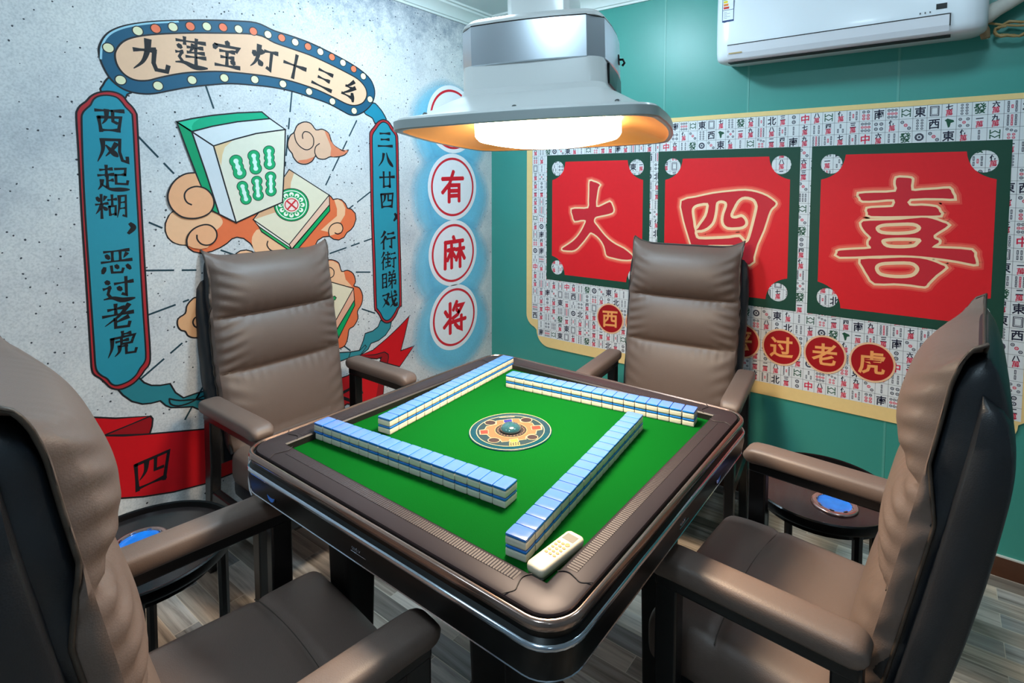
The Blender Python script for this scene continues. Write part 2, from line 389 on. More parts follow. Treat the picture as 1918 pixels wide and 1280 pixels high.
# ------------------------------------------------------------------ flat prints on a wall or on the table
_gl = {}
def glyph(ch, off=0.0, res=2):
    k = (ch, off, res)
    if k in _gl: return _gl[k]
    c = bpy.data.curves.new('glyph', 'FONT'); c.body = ch; c.resolution_u = res; c.offset = off; c.fill_mode = 'FRONT'
    o = bpy.data.objects.new('glyph', c); COL.objects.link(o)
    me = bpy.data.meshes.new_from_object(o.evaluated_get(bpy.context.evaluated_depsgraph_get()))
    V = [(v.co.x - 0.5, v.co.y - 0.38) for v in me.vertices]
    F = [tuple(p.vertices) for p in me.polygons]
    bpy.data.objects.remove(o); bpy.data.curves.remove(c); bpy.data.meshes.remove(me)
    _gl[k] = (V, F); return _gl[k]
LAYER = 0.00013
class Print:
    """flat ink shapes on a plane; to2d maps a photo pixel to plane coordinates, to3d plane coordinates to the room"""
    def __init__(s, to2d, to3d, flip=False, base=0.0003):
        s.to2d, s.to3d, s.flip, s.base = to2d, to3d, flip, base
        s.mb = MB(); s.mats = []
    def mi(s, col):
        m = ink(*col) if isinstance(col, tuple) else col
        if m not in s.mats: s.mats.append(m)
        return s.mats.index(m)
    def P(s, pts, o=None):
        if o: return [s.to2d(o[0] + x/o[2], o[1] + y/o[2]) for x, y in pts]
        return [s.to2d(x, y) for x, y in pts]
    def tri(s, V, F, col, layer):
        s.cnt = (getattr(s, 'cnt', 0) + 1) % 8
        off = s.base + LAYER*layer + s.cnt*1.3e-5
        out = []
        for f in F:
            a = sum(V[f[i]][0]*V[f[(i+1)%len(f)]][1] - V[f[(i+1)%len(f)]][0]*V[f[i]][1] for i in range(len(f)))
            if abs(a) < 1e-12: continue
            f = tuple(f) if (a > 0) else tuple(reversed(f))
            out.append(tuple(reversed(f)) if s.flip else f)
        s.mb.add([s.to3d(v, off) for v in V], out, s.mi(col))
    def fill(s, pts, col, layer, smooth=0, holes=()):
        if smooth: pts = smooth_line(pts, smooth, True)
        hs = [smooth_line(h, smooth, True) if smooth else h for h in holes]
        loops = [[Vector((p[0], p[1], 0)) for p in L] for L in [pts] + hs]
        F = tessellate_polygon(loops)
        s.tri([p for L in [pts] + hs for p in L], F, col, layer)
    def line(s, pts, w, col, layer, closed=False, smooth=0, taper=None):
        if smooth: pts = smooth_line(pts, smooth, closed)
        P = [Vector(p) for p in pts]
        Q = [P[0]]
        for p in P[1:]:
            if (p - Q[-1]).length > 1e-5: Q.append(p)
        if closed and (Q[0]-Q[-1]).length < 1e-5: Q.pop()
        P = Q; n = len(P)
        if n < 2: return
        V = []
        for i in range(n):
            if closed: a, c = P[(i-1)%n], P[(i+1)%n]
            else: a, c = P[max(i-1,0)], P[min(i+1,n-1)]
            d0 = (P[i]-a); d1 = (c-P[i])
            if d0.length < 1e-9: d0 = d1
            if d1.length < 1e-9: d1 = d0
            d0.normalize(); d1.normalize()
            t = d0 + d1
            if t.length < 1e-6: t = d1
            t.normalize()
            nn = Vector((-t.y, t.x))
            k = max(0.45, abs(nn.dot(Vector((-d1.y, d1.x)))))
            ww = w
            if taper: ww = w * taper(i/(n-1))
            off = nn * (ww*0.5/k)
            if not closed and i == 0: P0 = P[i] - d1*ww*0.3
            elif not closed and i == n-1: P0 = P[i] + d0*ww*0.3
            else: P0 = P[i]
            V += [tuple(P0+off), tuple(P0-off)]
        for i in range(n if closed else n-1):   # piece by piece, so that overlaps at corners never lie in one plane
            j = (i+1) % n
            s.tri([V[2*i], V[2*i+1], V[2*j+1], V[2*j]], [(0, 1, 2), (0, 2, 3)], col, layer)
    def shape(s, pts, fillc, linec, w, layer, smooth=0, o=None, px=True):
        p = s.P(pts, o) if px else pts
        if smooth: p = smooth_line(p, smooth, True)
        s.fill(p, fillc, layer)
        if linec: s.line(p, w, linec, layer+1, True)
    def disc(s, c, r, col, layer, n=32, ry=None):
        ry = ry or r
        pts = [(c[0]+r*math.cos(2*PI*k/n), c[1]+ry*math.sin(2*PI*k/n)) for k in range(n)]
        s.fill(pts, col, layer)
    def ring(s, c, r, w, col, layer, n=40):
        s.line([(c[0]+r*math.cos(2*PI*k/n), c[1]+r*math.sin(2*PI*k/n)) for k in range(n)], w, col, layer, True)
    def text(s, ch, c, em, col, layer, off=0.0, rot=0.0, slope=0.0, wide=1.0, res=2, lean=0.0):
        V, F = glyph(ch, off, res)
        cr, sr = math.cos(rot), math.sin(rot)
        out = []
        for x, y in V:
            y2 = y + slope*x; x2 = (x + lean*y)*wide
            out.append((c[0]+em*(x2*cr - y2*sr), c[1]+em*(x2*sr + y2*cr)))
        s.tri(out, F, col, layer)
    def done(s, name, parent=None):
        o = s.mb.build(name, s.mats, parent, smooth=False)
        return o

KAI = {
'九':"p45,90 42,60 30,30 8,8|h12,60 60,66|k60,66 56,30 62,12 88,10 92,26",
'莲':"h10,84 90,88|v32,96 32,76|v66,96 64,76|h40,68 82,71|p56,76 52,64 44,52|h40,52 86,55|v63,66 63,18|h36,38 90,41|d14,70 22,62|h8,48 24,50|k24,50 16,34 24,22|n6,16 30,18 60,8 96,10",
'宝':"d48,96 54,86|d14,80 10,66|k14,78 88,82 80,68|h28,62 72,65|h32,42 70,44|v50,63 50,16|h14,12 90,15|d66,34 74,24",
'灯':"d12,66 16,52|p42,74 36,60|p28,90 27,55 18,28 4,10|n28,42 36,32 44,22|h50,78 94,82|k74,80 74,14 62,20",
'十':"h8,52 92,56|v50,94 50,6", '三':"h20,80 80,84|h26,50 74,53|h8,16 94,20",
'幺':"p52,94 40,72 26,58|h26,58 58,62|p68,72 46,42 22,18|h22,18 74,24|d66,42 84,12",
'西':"h10,86 92,90|v18,62 24,12|k18,62 84,66 76,14|p42,88 40,58 28,38|k60,88 60,50 72,44|h24,16 78,18",
'风':"p22,88 22,50 6,8|k22,88 74,90 72,45 80,14 96,8 95,26|p62,74 48,50 30,28|n32,68 50,46 66,28",
'起':"h12,80 46,84|v30,96 30,58|h6,60 50,64|v32,58 32,20|h32,40 48,43|p16,42 14,24 4,8|n14,28 40,10 70,8 98,8|k56,84 88,86 86,62|h58,62 86,64|k58,62 58,30 92,28 94,40",
'糊':"d8,84 14,70|p32,86 26,70|h4,58 38,62|v20,94 20,8|p20,56 12,38 3,24|n22,52 30,44 36,36|h40,74 64,77|v52,92 52,52|v43,50 45,18|k43,50 62,52 61,18|h45,20 61,22|p74,88 73,50 66,8|k74,88 94,90 93,12 84,16|h75,64 93,66|h75,42 93,44",
'恶':"h14,88 88,91|v38,88 38,52|v62,88 62,52|d20,76 28,62|p82,78 72,62|h6,50 96,53|d14,30 8,10|k34,34 36,10 66,8 70,22|d48,36 54,24|d82,34 92,18",
'过':"h38,72 92,76|k72,94 72,26 60,32|d48,58 56,46|d12,84 20,74|h4,56 22,60|k22,60 16,36 24,22|n4,18 30,20 60,8 98,10",
'老':"h20,80 66,84|v42,98 42,60|h4,58 94,62|p82,92 54,56 8,22|p78,46 58,38 40,30|k40,46 40,12 80,10 84,26",
'虎':"v50,98 50,80|h50,88 74,90|k16,76 88,80 82,66|p18,76 16,40 4,8|h30,62 66,65|k46,72 46,52 78,52 80,60|h40,42 62,44|p40,44 38,24 24,8|k60,44 60,14 88,12 92,26",
'八':"p38,78 30,44 6,14|n56,84 70,44 96,14", '廿':"h6,62 96,66|v30,90 30,12|v68,90 68,12|h30,16 70,18",
'四':"v14,80 20,12|k14,80 88,84 80,12|p38,80 36,54 24,36|k58,82 58,48 76,48|h20,16 82,18",
'行':"p32,94 20,76 6,66|p36,68 22,48 4,34|v24,50 24,6|h50,82 88,85|h44,56 96,60|k74,58 74,10 62,16",
'街':"p22,94 14,78 4,68|p24,68 14,48 3,38|v16,50 16,6|h32,80 58,83|v46,94 46,58|h30,58 60,61|h34,40 58,43|v46,56 46,22|h30,16 62,22|h68,82 92,85|h66,56 97,59|k84,58 84,10 76,16",
'睇':"v8,84 8,14|k8,84 32,86 32,14|h9,62 31,63|h9,40 31,41|h9,17 31,18|d50,94 56,84|p80,96 70,82|k46,76 88,79 87,60|h50,60 87,62|k50,60 46,44 92,46 90,26 82,28|v67,78 67,6|p66,42 56,28 40,16",
'戏':"h6,76 42,80|p42,80 30,46 4,14|n12,60 28,40 46,20|h48,60 94,68|n60,94 66,50 80,18 96,10|k96,10 96,24|p88,48 72,26 52,8|d80,90 90,80",
'，':"d44,40 54,24 38,4",
'有':"k8,74 92,77|k52,96 36,60 8,34|k34,56 34,6|k34,55 76,56 76,8|k34,38 74,39|k34,23 74,24",
'麻':"k50,99 54,90|k16,84 90,86|k17,84 15,6|k28,60 54,62|k42,74 42,6|k40,56 25,30|k46,52 56,38|k62,60 95,62|k78,76 78,6|k76,56 62,28|k82,54 97,30",
'将':"k12,72 22,58|k8,26 28,42|k32,94 32,4|k60,96 46,74|k54,84 86,84 64,56 44,48|k60,72 68,64|k42,36 97,38|k80,50 80,8 64,16|k54,27 64,16"}
TAPER = {'h': lambda t: 0.95 - 0.55*math.sin(PI*min(1, t*1.12)) + 0.30*t, 'v': lambda t: 1.05 - 0.25*math.sin(PI*t), 'k': lambda t: 0.92 - 0.12*math.sin(PI*t),
         'p': lambda t: 1.25*(1-t)**0.8 + 0.16, 'n': lambda t: 0.45 + 1.15*max(0.0, math.sin(PI*t**1.6)), 'd': lambda t: 0.5 + 1.0*math.sin(PI*(0.15+0.75*t))}
def brush(pr, ch, c, em, col, layer, rot=0.0, w=0.088, lean=0.0):
    """a character written stroke by stroke with a tapering brush"""
    cr, sr = math.cos(rot), math.sin(rot)
    w *= min(1.08, max(0.68, (7.5/len(KAI[ch].split('|')))**0.38))
    for st in KAI[ch].split('|'):
        pts = [tuple(float(v) for v in q.split(',')) for q in st[1:].split()]
        sm = []
        n = len(pts)
        if st[0] in 'pnd' or n == 2:
            if n == 2: sm = [(pts[0][0]+(pts[1][0]-pts[0][0])*k/8, pts[0][1]+(pts[1][1]-pts[0][1])*k/8) for k in range(9)]
            else: sm = smooth_line(pts, 6)
        else:
            for a, b in zip(pts, pts[1:]): sm += [(a[0]+(b[0]-a[0])*k/4, a[1]+(b[1]-a[1])*k/4) for k in range(4)]
            sm.append(pts[-1])
        out = []
        for x, y in sm:
            x, y = (x-50)/100.0, (y-50)/100.0
            x += lean*y
            out.append((c[0]+em*(x*cr-y*sr), c[1]+em*(x*sr+y*cr)))
        pr.line(out, em*w, col, layer, taper=TAPER[st[0]])

def marker(pr, ch, c, em, col, layer, w=0.115):
    """a character in a round-nibbed marker pen"""
    for st in KAI[ch].split('|'):
        P = [(c[0]+em*(float(q.split(',')[0])-50)/100, c[1]+em*(float(q.split(',')[1])-50)/100) for q in st[1:].split()]
        pr.line(P, em*w, col, layer)
        for q in P: pr.disc(q, em*w*0.5, col, layer, 14)

def mural_print():
    return Print(lambda x, y: tuple(on_x(x, y, XW)[1:]), lambda v, o: (XW + o, v[0], v[1]))
A_, B_, E_, F_ = (0,0,2.998), (480,0,2.998), (0,427,2.998), (480,427,2.998)
T_, K_, L_, M_, R_, O_ = (280,180,4.267), (300,300,6.4), (460,300,7.11), (600,440,3.765), (100,720,5.328), (440,560,4.572)
BLK = (30,28,32); OUT = 0.0055
def fp(o, pts): return [(o[0]+x/o[2], o[1]+y/o[2]) for x, y in pts]
BK = (24,22,26)

mural = thing('wall_mural', 'cartoon mahjong mural of banners, tiles, clouds and red ribbon printed on the grey wall', 'mural', (XW, 0.0, 0.0))
def mpart(pr, name, label=None):
    o = pr.done(name, None)
    o.parent = mural; o.matrix_parent_inverse = Matrix.Translation((-XW, 0, 0))
    if label: o['label'] = label
    return o

# dashed rays
RAYS = [((385,160),(405,217)), ((546.7,172),(534,311)), ((668,226),(609,349)), ((260,257),(333,333)), ((693,360),(655,390)), ((279.5,417),(303,427)),
        ((414,469),(443,479)), ((618,475),(697,447)), ((273,507),(380,506)), ((667,510),(693,510)), ((278,590),(353,562)), ((678,579),(702,587)), ((265,709),(347,638)), ((645,649),(656,657)), ((390,707),(345,789))]
for a, b in RAYS:
    pr = mural_print()
    p, q = Vector(pr.to2d(*a)), Vector(pr.to2d(*b)); L = (q-p).length; d = (q-p)/L; t = 0.0
    seq = [0.085, 0.028, 0.045, 0.028]; k = 0
    while t < L:
        e = min(L, t + seq[k % 4])
        if k % 2 == 0: pr.line([tuple(p+d*t), tuple(p+d*e)], 0.0065, (30,62,72), 0)
        t = e; k += 1
    mpart(pr, 'dashed_ray')

# marquee sign
pr = mural_print()
outer = fp(A_, [(555,300),(558,255),(590,200),(640,165),(720,140),(850,122),(1000,115),(1150,113),(1300,117),(1439,128)]) + fp(B_, [(100,172),(200,203),(300,240),(400,287),(500,340),(580,390),(640,445),(665,510),(655,570),(620,615),(570,645),(525,645),(480,622),(400,580),(300,545),(200,513),(100,492),(0,480)]) + fp(A_, [(1300,470),(1180,477),(1060,490),(960,508),(870,525),(800,527),(720,512),(660,480),(610,430),(572,360)])
inner = fp(A_, [(645,315),(655,275),(690,235),(750,210),(850,195),(1000,187),(1200,186),(1439,195)]) + fp(B_, [(100,240),(200,275),(300,310),(400,355),(500,405),(570,445),(610,490),(620,535),(600,575),(560,592),(510,585),(430,545),(330,500),(200,457),(100,435),(0,420)]) + fp(A_, [(1250,402),(1100,405),(1000,415),(900,435),(830,452),(760,450),(700,420),(660,370)])
for poly, c in (([(565,510),(578,478),(595,450),(620,435),(660,470),(735,515),(715,530),(697,555),(640,545)], A_), ([(655,578),(690,605),(715,640),(730,680),(690,700),(665,690),(650,662),(605,630)], B_)):
    pr.shape(poly, (30,132,158), BLK, OUT, 0, 3, c)
pr.shape(outer, (26,84,112), BLK, OUT, 2, 4)
pr.line(pr.P(fp(A_, [(566,330),(572,262),(600,207),(650,172),(730,147),(850,130),(1000,122)])), 0.006, (150,196,212), 4, smooth=4)
pr.shape(inner, (232,186,152), BLK, OUT, 4, 4)
CR, OR = (226,220,180), (236,116,78)
bulbs = [(A_,773,174,CR),(A_,874,161,OR),(A_,971,152,CR),(A_,1068,148,OR),(A_,1161,149,CR),(A_,1252,154,OR),(A_,1339,164,CR),(A_,1422,176,OR),(A_,608,269,CR),(A_,677,450,CR),(A_,887,482,CR),(A_,1078,450,CR),(A_,1259,438,CR),(A_,1430,447,CR)]
bulbs += [(B_,65,194,CR),(B_,142,213,OR),(B_,218,237,CR),(B_,290,262,OR),(B_,359,291,CR),(B_,424,321,OR),(B_,486,353,CR),(B_,546,388,OR),(B_,600,429,CR),(B_,638,558,CR),(B_,549,623,CR),(B_,427,570,CR),(B_,296,515,CR),(B_,149,472,CR)]
for o, x, y, c in bulbs:
    q = pr.to2d(o[0]+x/o[2], o[1]+y/o[2])
    pr.disc(q, 0.0172, BLK, 6, 20); pr.disc(q, 0.0140, c, 7, 20)
for ch, x, y, em, rot in (('九',282,104,0.165,0.02),('莲',358,100,0.155,0.0),('宝',425,104,0.15,-0.04),('灯',495,110,0.15,-0.12),('十',552,125,0.15,-0.22),('三',606,149,0.145,-0.34),('幺',655,169,0.14,-0.45)):
    brush(pr, ch, pr.to2d(x, y), em*0.74, BK, 6, rot, 0.122)
mpart(pr, 'marquee_sign')

# couplet banners
def banner(outer, inner, chars, em, name):
    pr = mural_print()
    pr.shape(outer, (176,42,48), BLK, OUT, 2, 3)
    pr.shape(inner, (40,142,160), BLK, OUT*0.9, 4, 3)
    for ch, x, y in chars:
        brush(pr, ch, pr.to2d(x, y), em, BK, 6, 0.0, 0.112)
    mpart(pr, name)
o1 = fp(A_, [(428,660),(433,620),(452,592),(482,570),(508,542),(545,522),(600,513),(650,520),(690,540),(714,572),(742,600),(764,635),(770,680),(785,980),(800,1280)]) + fp(E_, [(815,250),(830,500),(843,700),(838,765),(812,800),(790,832),(750,873),(700,900),(660,908),(620,898),(592,872),(562,846),(530,826),(515,795),(508,700),(480,250)]) + fp(A_, [(458,1200),(440,850)])
i1 = fp(A_, [(458,690),(462,640),(482,613),(508,590),(524,560),(552,541),(600,535),(650,545),(680,570),(704,602),(735,635),(745,680),(762,1000),(778,1280)]) + fp(E_, [(790,250),(805,500),(818,700),(812,752),(786,788),(762,828),(720,863),(660,885),(625,876),(602,848),(570,830),(547,808),(535,770),(527,650),(500,250)]) + fp(A_, [(478,1200),(466,950)])
banner(o1, i1, [('西',205,227),('风',210,282),('起',212,334),('糊',209,387),('，',247,414),('恶',218,490),('过',223,542),('老',222,594),('虎',230,645)], 0.090, 'couplet_banner')
o2 = fp(B_, [(636,775),(640,740),(660,713),(682,685),(712,672),(742,683),(765,715),(788,750),(796,800),(800,1050),(805,1280)]) + fp(F_, [(811,200),(815,420),(812,438),(798,458),(785,490),(760,525),(730,535),(705,520),(690,490),(672,466),(663,440),(655,200)]) + fp(B_, [(645,1200),(640,950)])
i2 = fp(B_, [(651,800),(654,755),(672,726),(692,698),(713,686),(738,698),(754,726),(777,757),(783,800),(788,1050),(793,1280)]) + fp(F_, [(799,200),(803,418),(790,450),(773,482),(752,511),(731,520),(712,508),(698,479),(681,456),(675,430),(668,200)]) + fp(B_, [(658,1200),(654,950)])
banner(o2, i2, [('三',721,262),('八',722,299),('廿',724.5,337),('四',724.5,375),('，',741,397),('行',726,450),('街',727.5,488),('睇',729,525),('戏',730,561)], 0.096, 'couplet_banner')

# clouds behind the drawn tiles, drawn tiles, spiral clouds in front
PEACH, PEACH2, ORANGE, TAN = (240,186,144), (236,172,128), (228,112,68), (224,178,148)
pr = mural_print()
body = fp(K_, [(160,610),(100,670),(60,760),(60,850),(90,930),(150,985),(230,1015),(315,1020),(340,1060),(400,1100),(500,1120),(620,1095),(720,1050),(800,1000),(860,945),(920,925),(1000,940),(1080,1000),(1130,1070),(1148,1130)]) + fp(L_, [(140,1250),(260,1330),(500,1400),(800,1330),(915,1180),(920,1150),(960,1070),(1030,1025),(1115,1015),(1170,1055),(1240,1065),(1310,1030),(1350,965),(1400,930),(1440,880),(1470,790),(1460,710),(1410,655),(1355,640),(1330,580),(1280,530),(1220,515),(1165,525),(1140,490),(1105,460),(800,600),(400,500)]) + fp(K_, [(700,500),(400,560)])
pr.shape(body, ORANGE, BLK, OUT*0.9, 0, 0)
pr.fill(pr.P(fp(K_, [(170,615),(105,680),(72,765),(70,850),(100,925),(155,978),(230,1008),(315,1014),(400,1000),(640,860),(720,800),(750,750),(735,700),(690,645),(600,560),(400,580)])), PEACH, 2, 2)
pr.fill(pr.P(fp(L_, [(200,915),(110,975),(80,1070),(100,1170),(145,1245),(270,1325),(500,1390),(600,1230),(400,1050)])), PEACH, 2, 2)
pr.line(pr.P(fp(L_, [(295,1080),(284,1130),(310,1180),(350,1208),(405,1220),(408,1260)])), OUT*0.9, BLK, 4, smooth=3)
pr.fill(pr.P(fp(L_, [(1180,532),(1230,520),(1290,560),(1328,640),(1322,730),(1262,830),(1200,842),(1130,885),(1105,960),(1000,935),(1070,870),(1215,745),(1216,650)])), PEACH, 2)
pr.fill(pr.P(fp(L_, [(1115,1012),(1106,940),(1140,872),(1210,838),(1270,852),(1292,910),(1272,958),(1180,990)])), PEACH, 2)
pr.line(pr.P(fp(L_, [(1115,1015),(1104,940),(1138,870),(1210,836),(1272,852),(1294,910),(1275,962),(1230,985),(1188,970)])), OUT*0.9, BLK, 4, smooth=3)
# the small lower cloud that shows above the chair
pr.shape(fp(K_, [(880,1170),(910,1120),(960,1088),(1030,1078),(1100,1095),(1150,1130),(1150,1200),(900,1200)]), PEACH, BLK, OUT*0.9, 3, 0)
mpart(pr, 'cloud')

pr = mural_print()     # drawn tile with the round sign
face = fp(T_, [(1115,587),(1435,792),(1115,1188),(828,988),(960,820)])
pr.shape(fp(T_, [(1435,792),(1438,870),(1138,1225),(1115,1188)]), (232,190,166), BLK, OUT*0.8, 5)
pr.shape(fp(T_, [(1438,870),(1440,918),(1165,1246),(1140,1250),(1136,1224)]), (0,160,92), BLK, OUT*0.8, 5)
pr.shape(fp(T_, [(828,988),(1115,1188),(1138,1225),(875,1045)]), (232,228,216), BLK, OUT*0.8, 5)
pr.shape(fp(T_, [(872,1044),(1138,1224),(1140,1252),(895,1085)]), (40,168,92), BLK, OUT*0.8, 5)
pr.shape(face, (228,218,192), BLK, OUT*0.8, 5)
pr.fill(pr.P(fp(T_, [(1117,593),(1155,615),(1130,690),(1125,745),(1050,770),(1010,760)])), (220,170,130), 6)
pr.fill(pr.P(fp(T_, [(870,945),(940,860),(1010,880),(1005,930),(900,965),(838,986)])), (220,170,130), 6)
def epx(c, r, n=36): return [(c[0]+r*math.cos(2*PI*k/n), c[1]+r*0.94*math.sin(2*PI*k/n)) for k in range(n)]
c0 = (1133,870)
for r, col, ly in ((142,BLK,8),(136,(0,156,88),9),(124,(226,240,226),10),(116,(0,156,88),11)):
    pr.fill(pr.P(fp(T_, epx(c0, r))), col, ly)
for k in range(12):
    a = 2*PI*k/12
    pr.fill(pr.P(fp(T_, epx((c0[0]+88*math.cos(a), c0[1]+84*math.sin(a)), 19, 10))), (236,236,222), 12)
    pr.fill(pr.P(fp(T_, epx((c0[0]+80*math.cos(a), c0[1]+76*math.sin(a)), 8, 8))), (0,156,88), 13)
pr.fill(pr.P(fp(T_, epx(c0, 66))), (236,226,212), 13)
pr.fill(pr.P(fp(T_, epx(c0, 56))), (206,40,48), 14)
pr.fill(pr.P(fp(T_, epx(c0, 48))), (240,214,204), 15)
for a in (0.7, 2.3):
    d = (46*math.cos(a), 46*math.sin(a))
    pr.line(pr.P(fp(T_, [(c0[0]-d[0], c0[1]-d[1]), (c0[0]+d[0], c0[1]+d[1])])), 0.007, (206,40,48), 16)
mpart(pr, 'drawn_tile')

pr = mural_print()     # big drawn tile with six bamboos
G1, G2 = (0,158,108), (0,150,100)
pr.shape(fp(T_, [(215,207),(335,285),(450,620),(555,945),(500,918),(400,700),(300,440)]), G2, BLK, OUT, 18)
pr.shape(fp(T_, [(215,207),(340,180),(500,155),(700,135),(895,127),(960,181),(700,206),(500,242),(335,285)]), (0,166,122), BLK, OUT, 18)
pr.fill(pr.P(fp(T_, [(228,210),(400,178),(350,215),(335,245),(340,276)])), (40,190,146), 20)
pr.shape(fp(T_, [(335,285),(510,400),(600,710),(690,1012),(555,945),(450,620)]), (210,214,218), BLK, OUT, 18)
pr.shape(fp(T_, [(335,285),(500,242),(700,206),(960,181),(1083,268),(850,300),(680,345),(510,400)]), (216,220,222), BLK, OUT, 18)
pr.shape(fp(T_, [(510,400),(680,345),(850,300),(1083,268),(1075,560),(1060,850),(880,925),(690,1012),(600,710)]), (226,220,200), BLK, OUT, 18)
pr.fill(pr.P(fp(T_, [(516,403),(660,357),(600,410),(580,470),(570,560)])), (230,194,148), 20)
for (x0,y0),(x1,y1),r in (((688,520),(718,615),50),((830,478),(846,580),46),((952,440),(957,545),43),((740,722),(768,825),42),((855,680),(866,795),41),((965,645),(968,760),41)):
    for grow, col, ly in ((5,BLK,21),(0,(24,164,104),22)):
        for t, k in ((0,1.0),(0.5,0.9),(1,1.0)):
            pr.fill(pr.P(fp(T_, epx((x0+(x1-x0)*t, y0+(y1-y0)*t), r*k+grow, 18))), col, ly + (0.2 if t==0.5 else 0.4 if t==1 else 0))
    for t in (0, 0.25, 0.5, 0.75, 1):
        rr = r*0.42 if t in (0, 0.5, 1) else r*0.2
        pr.fill(pr.P(fp(T_, epx((x0+(x1-x0)*t, y0+(y1-y0)*t), rr, 12))), (214,236,226), 23+t*0.8)
    pr.line(pr.P(fp(T_, [(x0,y0),(x1,y1)])), 0.012, (214,236,226), 24)
mpart(pr, 'drawn_tile')

pr = mural_print()     # spiral clouds lying over the big tile's edge
sp1 = [(410,152),(300,165),(200,220),(130,300),(90,400),(90,480),(120,560),(180,630),(270,685),(390,700),(500,680),(590,630),(635,550),(635,470),(600,400),(540,345)]
pr.fill(pr.P(fp(K_, smooth_line(sp1, 4) + [(480,318)])), PEACH2, 26)
pr.line(pr.P(fp(K_, smooth_line(sp1 + [(470,320),(400,320),(330,350),(290,400),(290,460),(320,510),(370,535)], 4))), OUT, BLK, 27)
sp2 = [(318,1020),(315,950),(350,870),(420,810),(520,775),(600,785),(660,840),(675,910),(650,970),(600,1010),(540,1020),(480,1000),(440,950),(435,900)]
pr.fill(pr.P(fp(K_, smooth_line(sp2[:10], 4) + [(560,1050),(480,1068),(380,1050)])), PEACH2, 26)
pr.line(pr.P(fp(K_, smooth_line(sp2, 4))), OUT, BLK, 27)
mpart(pr, 'cloud')

pr = mural_print()     # small cloud right of the big tile
cl = [(1155,290),(1180,235),(1235,207),(1290,220),(1330,270),(1380,265),(1430,295),(1450,350),(1470,390),(1520,425),(1560,440),(1588,432),(1560,470),(1500,487),(1445,485),(1400,505),(1350,500),(1325,480),(1300,520),(1250,545),(1190,535),(1150,490),(1140,460),(1110,420),(1105,370),(1125,315)]
pr.shape(fp(T_, cl), TAN, BLK, OUT*0.9, 1, 3)
pr.fill(pr.P(fp(T_, [(1400,282),(1430,298),(1450,350),(1470,390),(1520,425),(1585,436),(1556,466),(1500,482),(1445,480),(1452,420),(1425,345)])), (222,128,92), 2.5, 2)
pr.fill(pr.P(fp(T_, [(1190,530),(1250,540),(1297,516),(1322,484),(1255,507),(1195,514)])), (222,128,92), 2.5, 2)
pr.line(pr.P(fp(T_, [(1155,290),(1170,360),(1210,410),(1260,430),(1305,400),(1310,340),(1280,295),(1240,285),(1222,310),(1225,340)])), OUT*0.8, BLK, 4, smooth=4)
pr.line(pr.P(fp(T_, [(1358,380),(1328,405),(1320,450),(1335,485)])), OUT*0.8, BLK, 4, smooth=4)
mpart(pr, 'cloud')

pr = mural_print()     # cloud left of the chair
pr.shape(fp(E_, [(1113,390),(1075,405),(1048,440),(1040,480),(1000,510),(997,550),(1015,575),(1040,582),(1055,606),(1090,618),(1150,612),(1260,600),(1260,400)]), (226,170,124), BLK, OUT, 1, 3)
pr.line(pr.P(fp(E_, [(1125,495),(1095,505),(1083,530),(1095,555),(1125,565)])), OUT, BLK, 4, smooth=4)
mpart(pr, 'cloud')

pr = mural_print()     # lower right cloud
pr.shape(fp(M_, [(50,178),(90,178),(130,200),(150,258),(190,250),(232,275),(248,330),(236,360),(275,375),(298,430),(290,490),(262,540),(265,590),(235,645),(202,668),(190,740),(155,795),(40,800),(-60,640),(-80,400),(-20,200)]), ORANGE, BLK, OUT*0.9, 1, 3)
pr.fill(pr.P(fp(M_, [(45,184),(90,184),(126,205),(146,262),(166,262),(178,315),(226,368),(90,345),(-60,320),(-40,230)])), PEACH, 2.5)
pr.line(pr.P(fp(M_, [(40,240),(68,230),(94,252),(92,288),(65,306),(40,305)])), OUT*0.8, BLK, 4, smooth=4)
mpart(pr, 'cloud')
pr = mural_print()
pr.shape(fp(M_, [(233,378),(240,460),(118,665),(98,622)]), (230,170,142), BLK, OUT*0.8, 5)
pr.shape(fp(M_, [(240,460),(242,498),(128,728),(112,672)]), (0,160,92), BLK, OUT*0.8, 5)
pr.shape(fp(M_, [(0,312),(233,378),(98,622),(-40,640),(-90,400)]), (230,216,186), BLK, OUT*0.8, 5)
pr.shape(fp(M_, [(30,360),(55,348),(64,360),(40,380)]), (40,164,92), BLK, OUT*0.6, 7)
pr.shape(fp(M_, [(50,452),(100,432),(112,444),(104,458),(60,478)]), (40,164,92), BLK, OUT*0.6, 7)
mpart(pr, 'drawn_tile')

# teal scarves at the banner ends
pr = mural_print()
pr.shape(fp(E_, [(780,842),(810,870),(850,885),(900,885),(955,875),(985,925),(1030,955),(1100,930),(1190,905),(1330,880),(1330,1010),(1190,1028),(1135,1028),(1080,1005),(1020,1008),(960,1010),(930,998),(900,972),(850,985),(800,990),(740,975),(690,940),(655,900)]), (44,128,138), BLK, OUT, 0)
pr.line(pr.P(fp(E_, [(950,960),(958,990),(1000,1000),(1060,985),(1130,950),(1190,930)])), OUT, BLK, 2, smooth=3)
pr.line(pr.P(fp(E_, [(950,960),(1010,970),(1080,965),(1150,965),(1190,960)])), OUT, BLK, 2, smooth=3)
mpart(pr, 'teal_scarf')
pr = mural_print()
pr.shape(fp(O_, [(1247,185),(1225,240),(1180,275),(1115,297),(1098,360),(1065,442),(990,455),(880,462),(800,520),(880,545),(990,500),(1075,482),(1112,455),(1142,430),(1165,382),(1230,357),(1290,310),(1330,250),(1340,195)]), (52,136,146), BLK, OUT*0.9, 0)
pr.line(pr.P(fp(O_, [(1065,445),(1115,395),(1125,410),(1075,480)])), OUT*0.7, BLK, 2)
pr.line(pr.P(fp(O_, [(990,455),(975,500)])), OUT*0.7, BLK, 2)
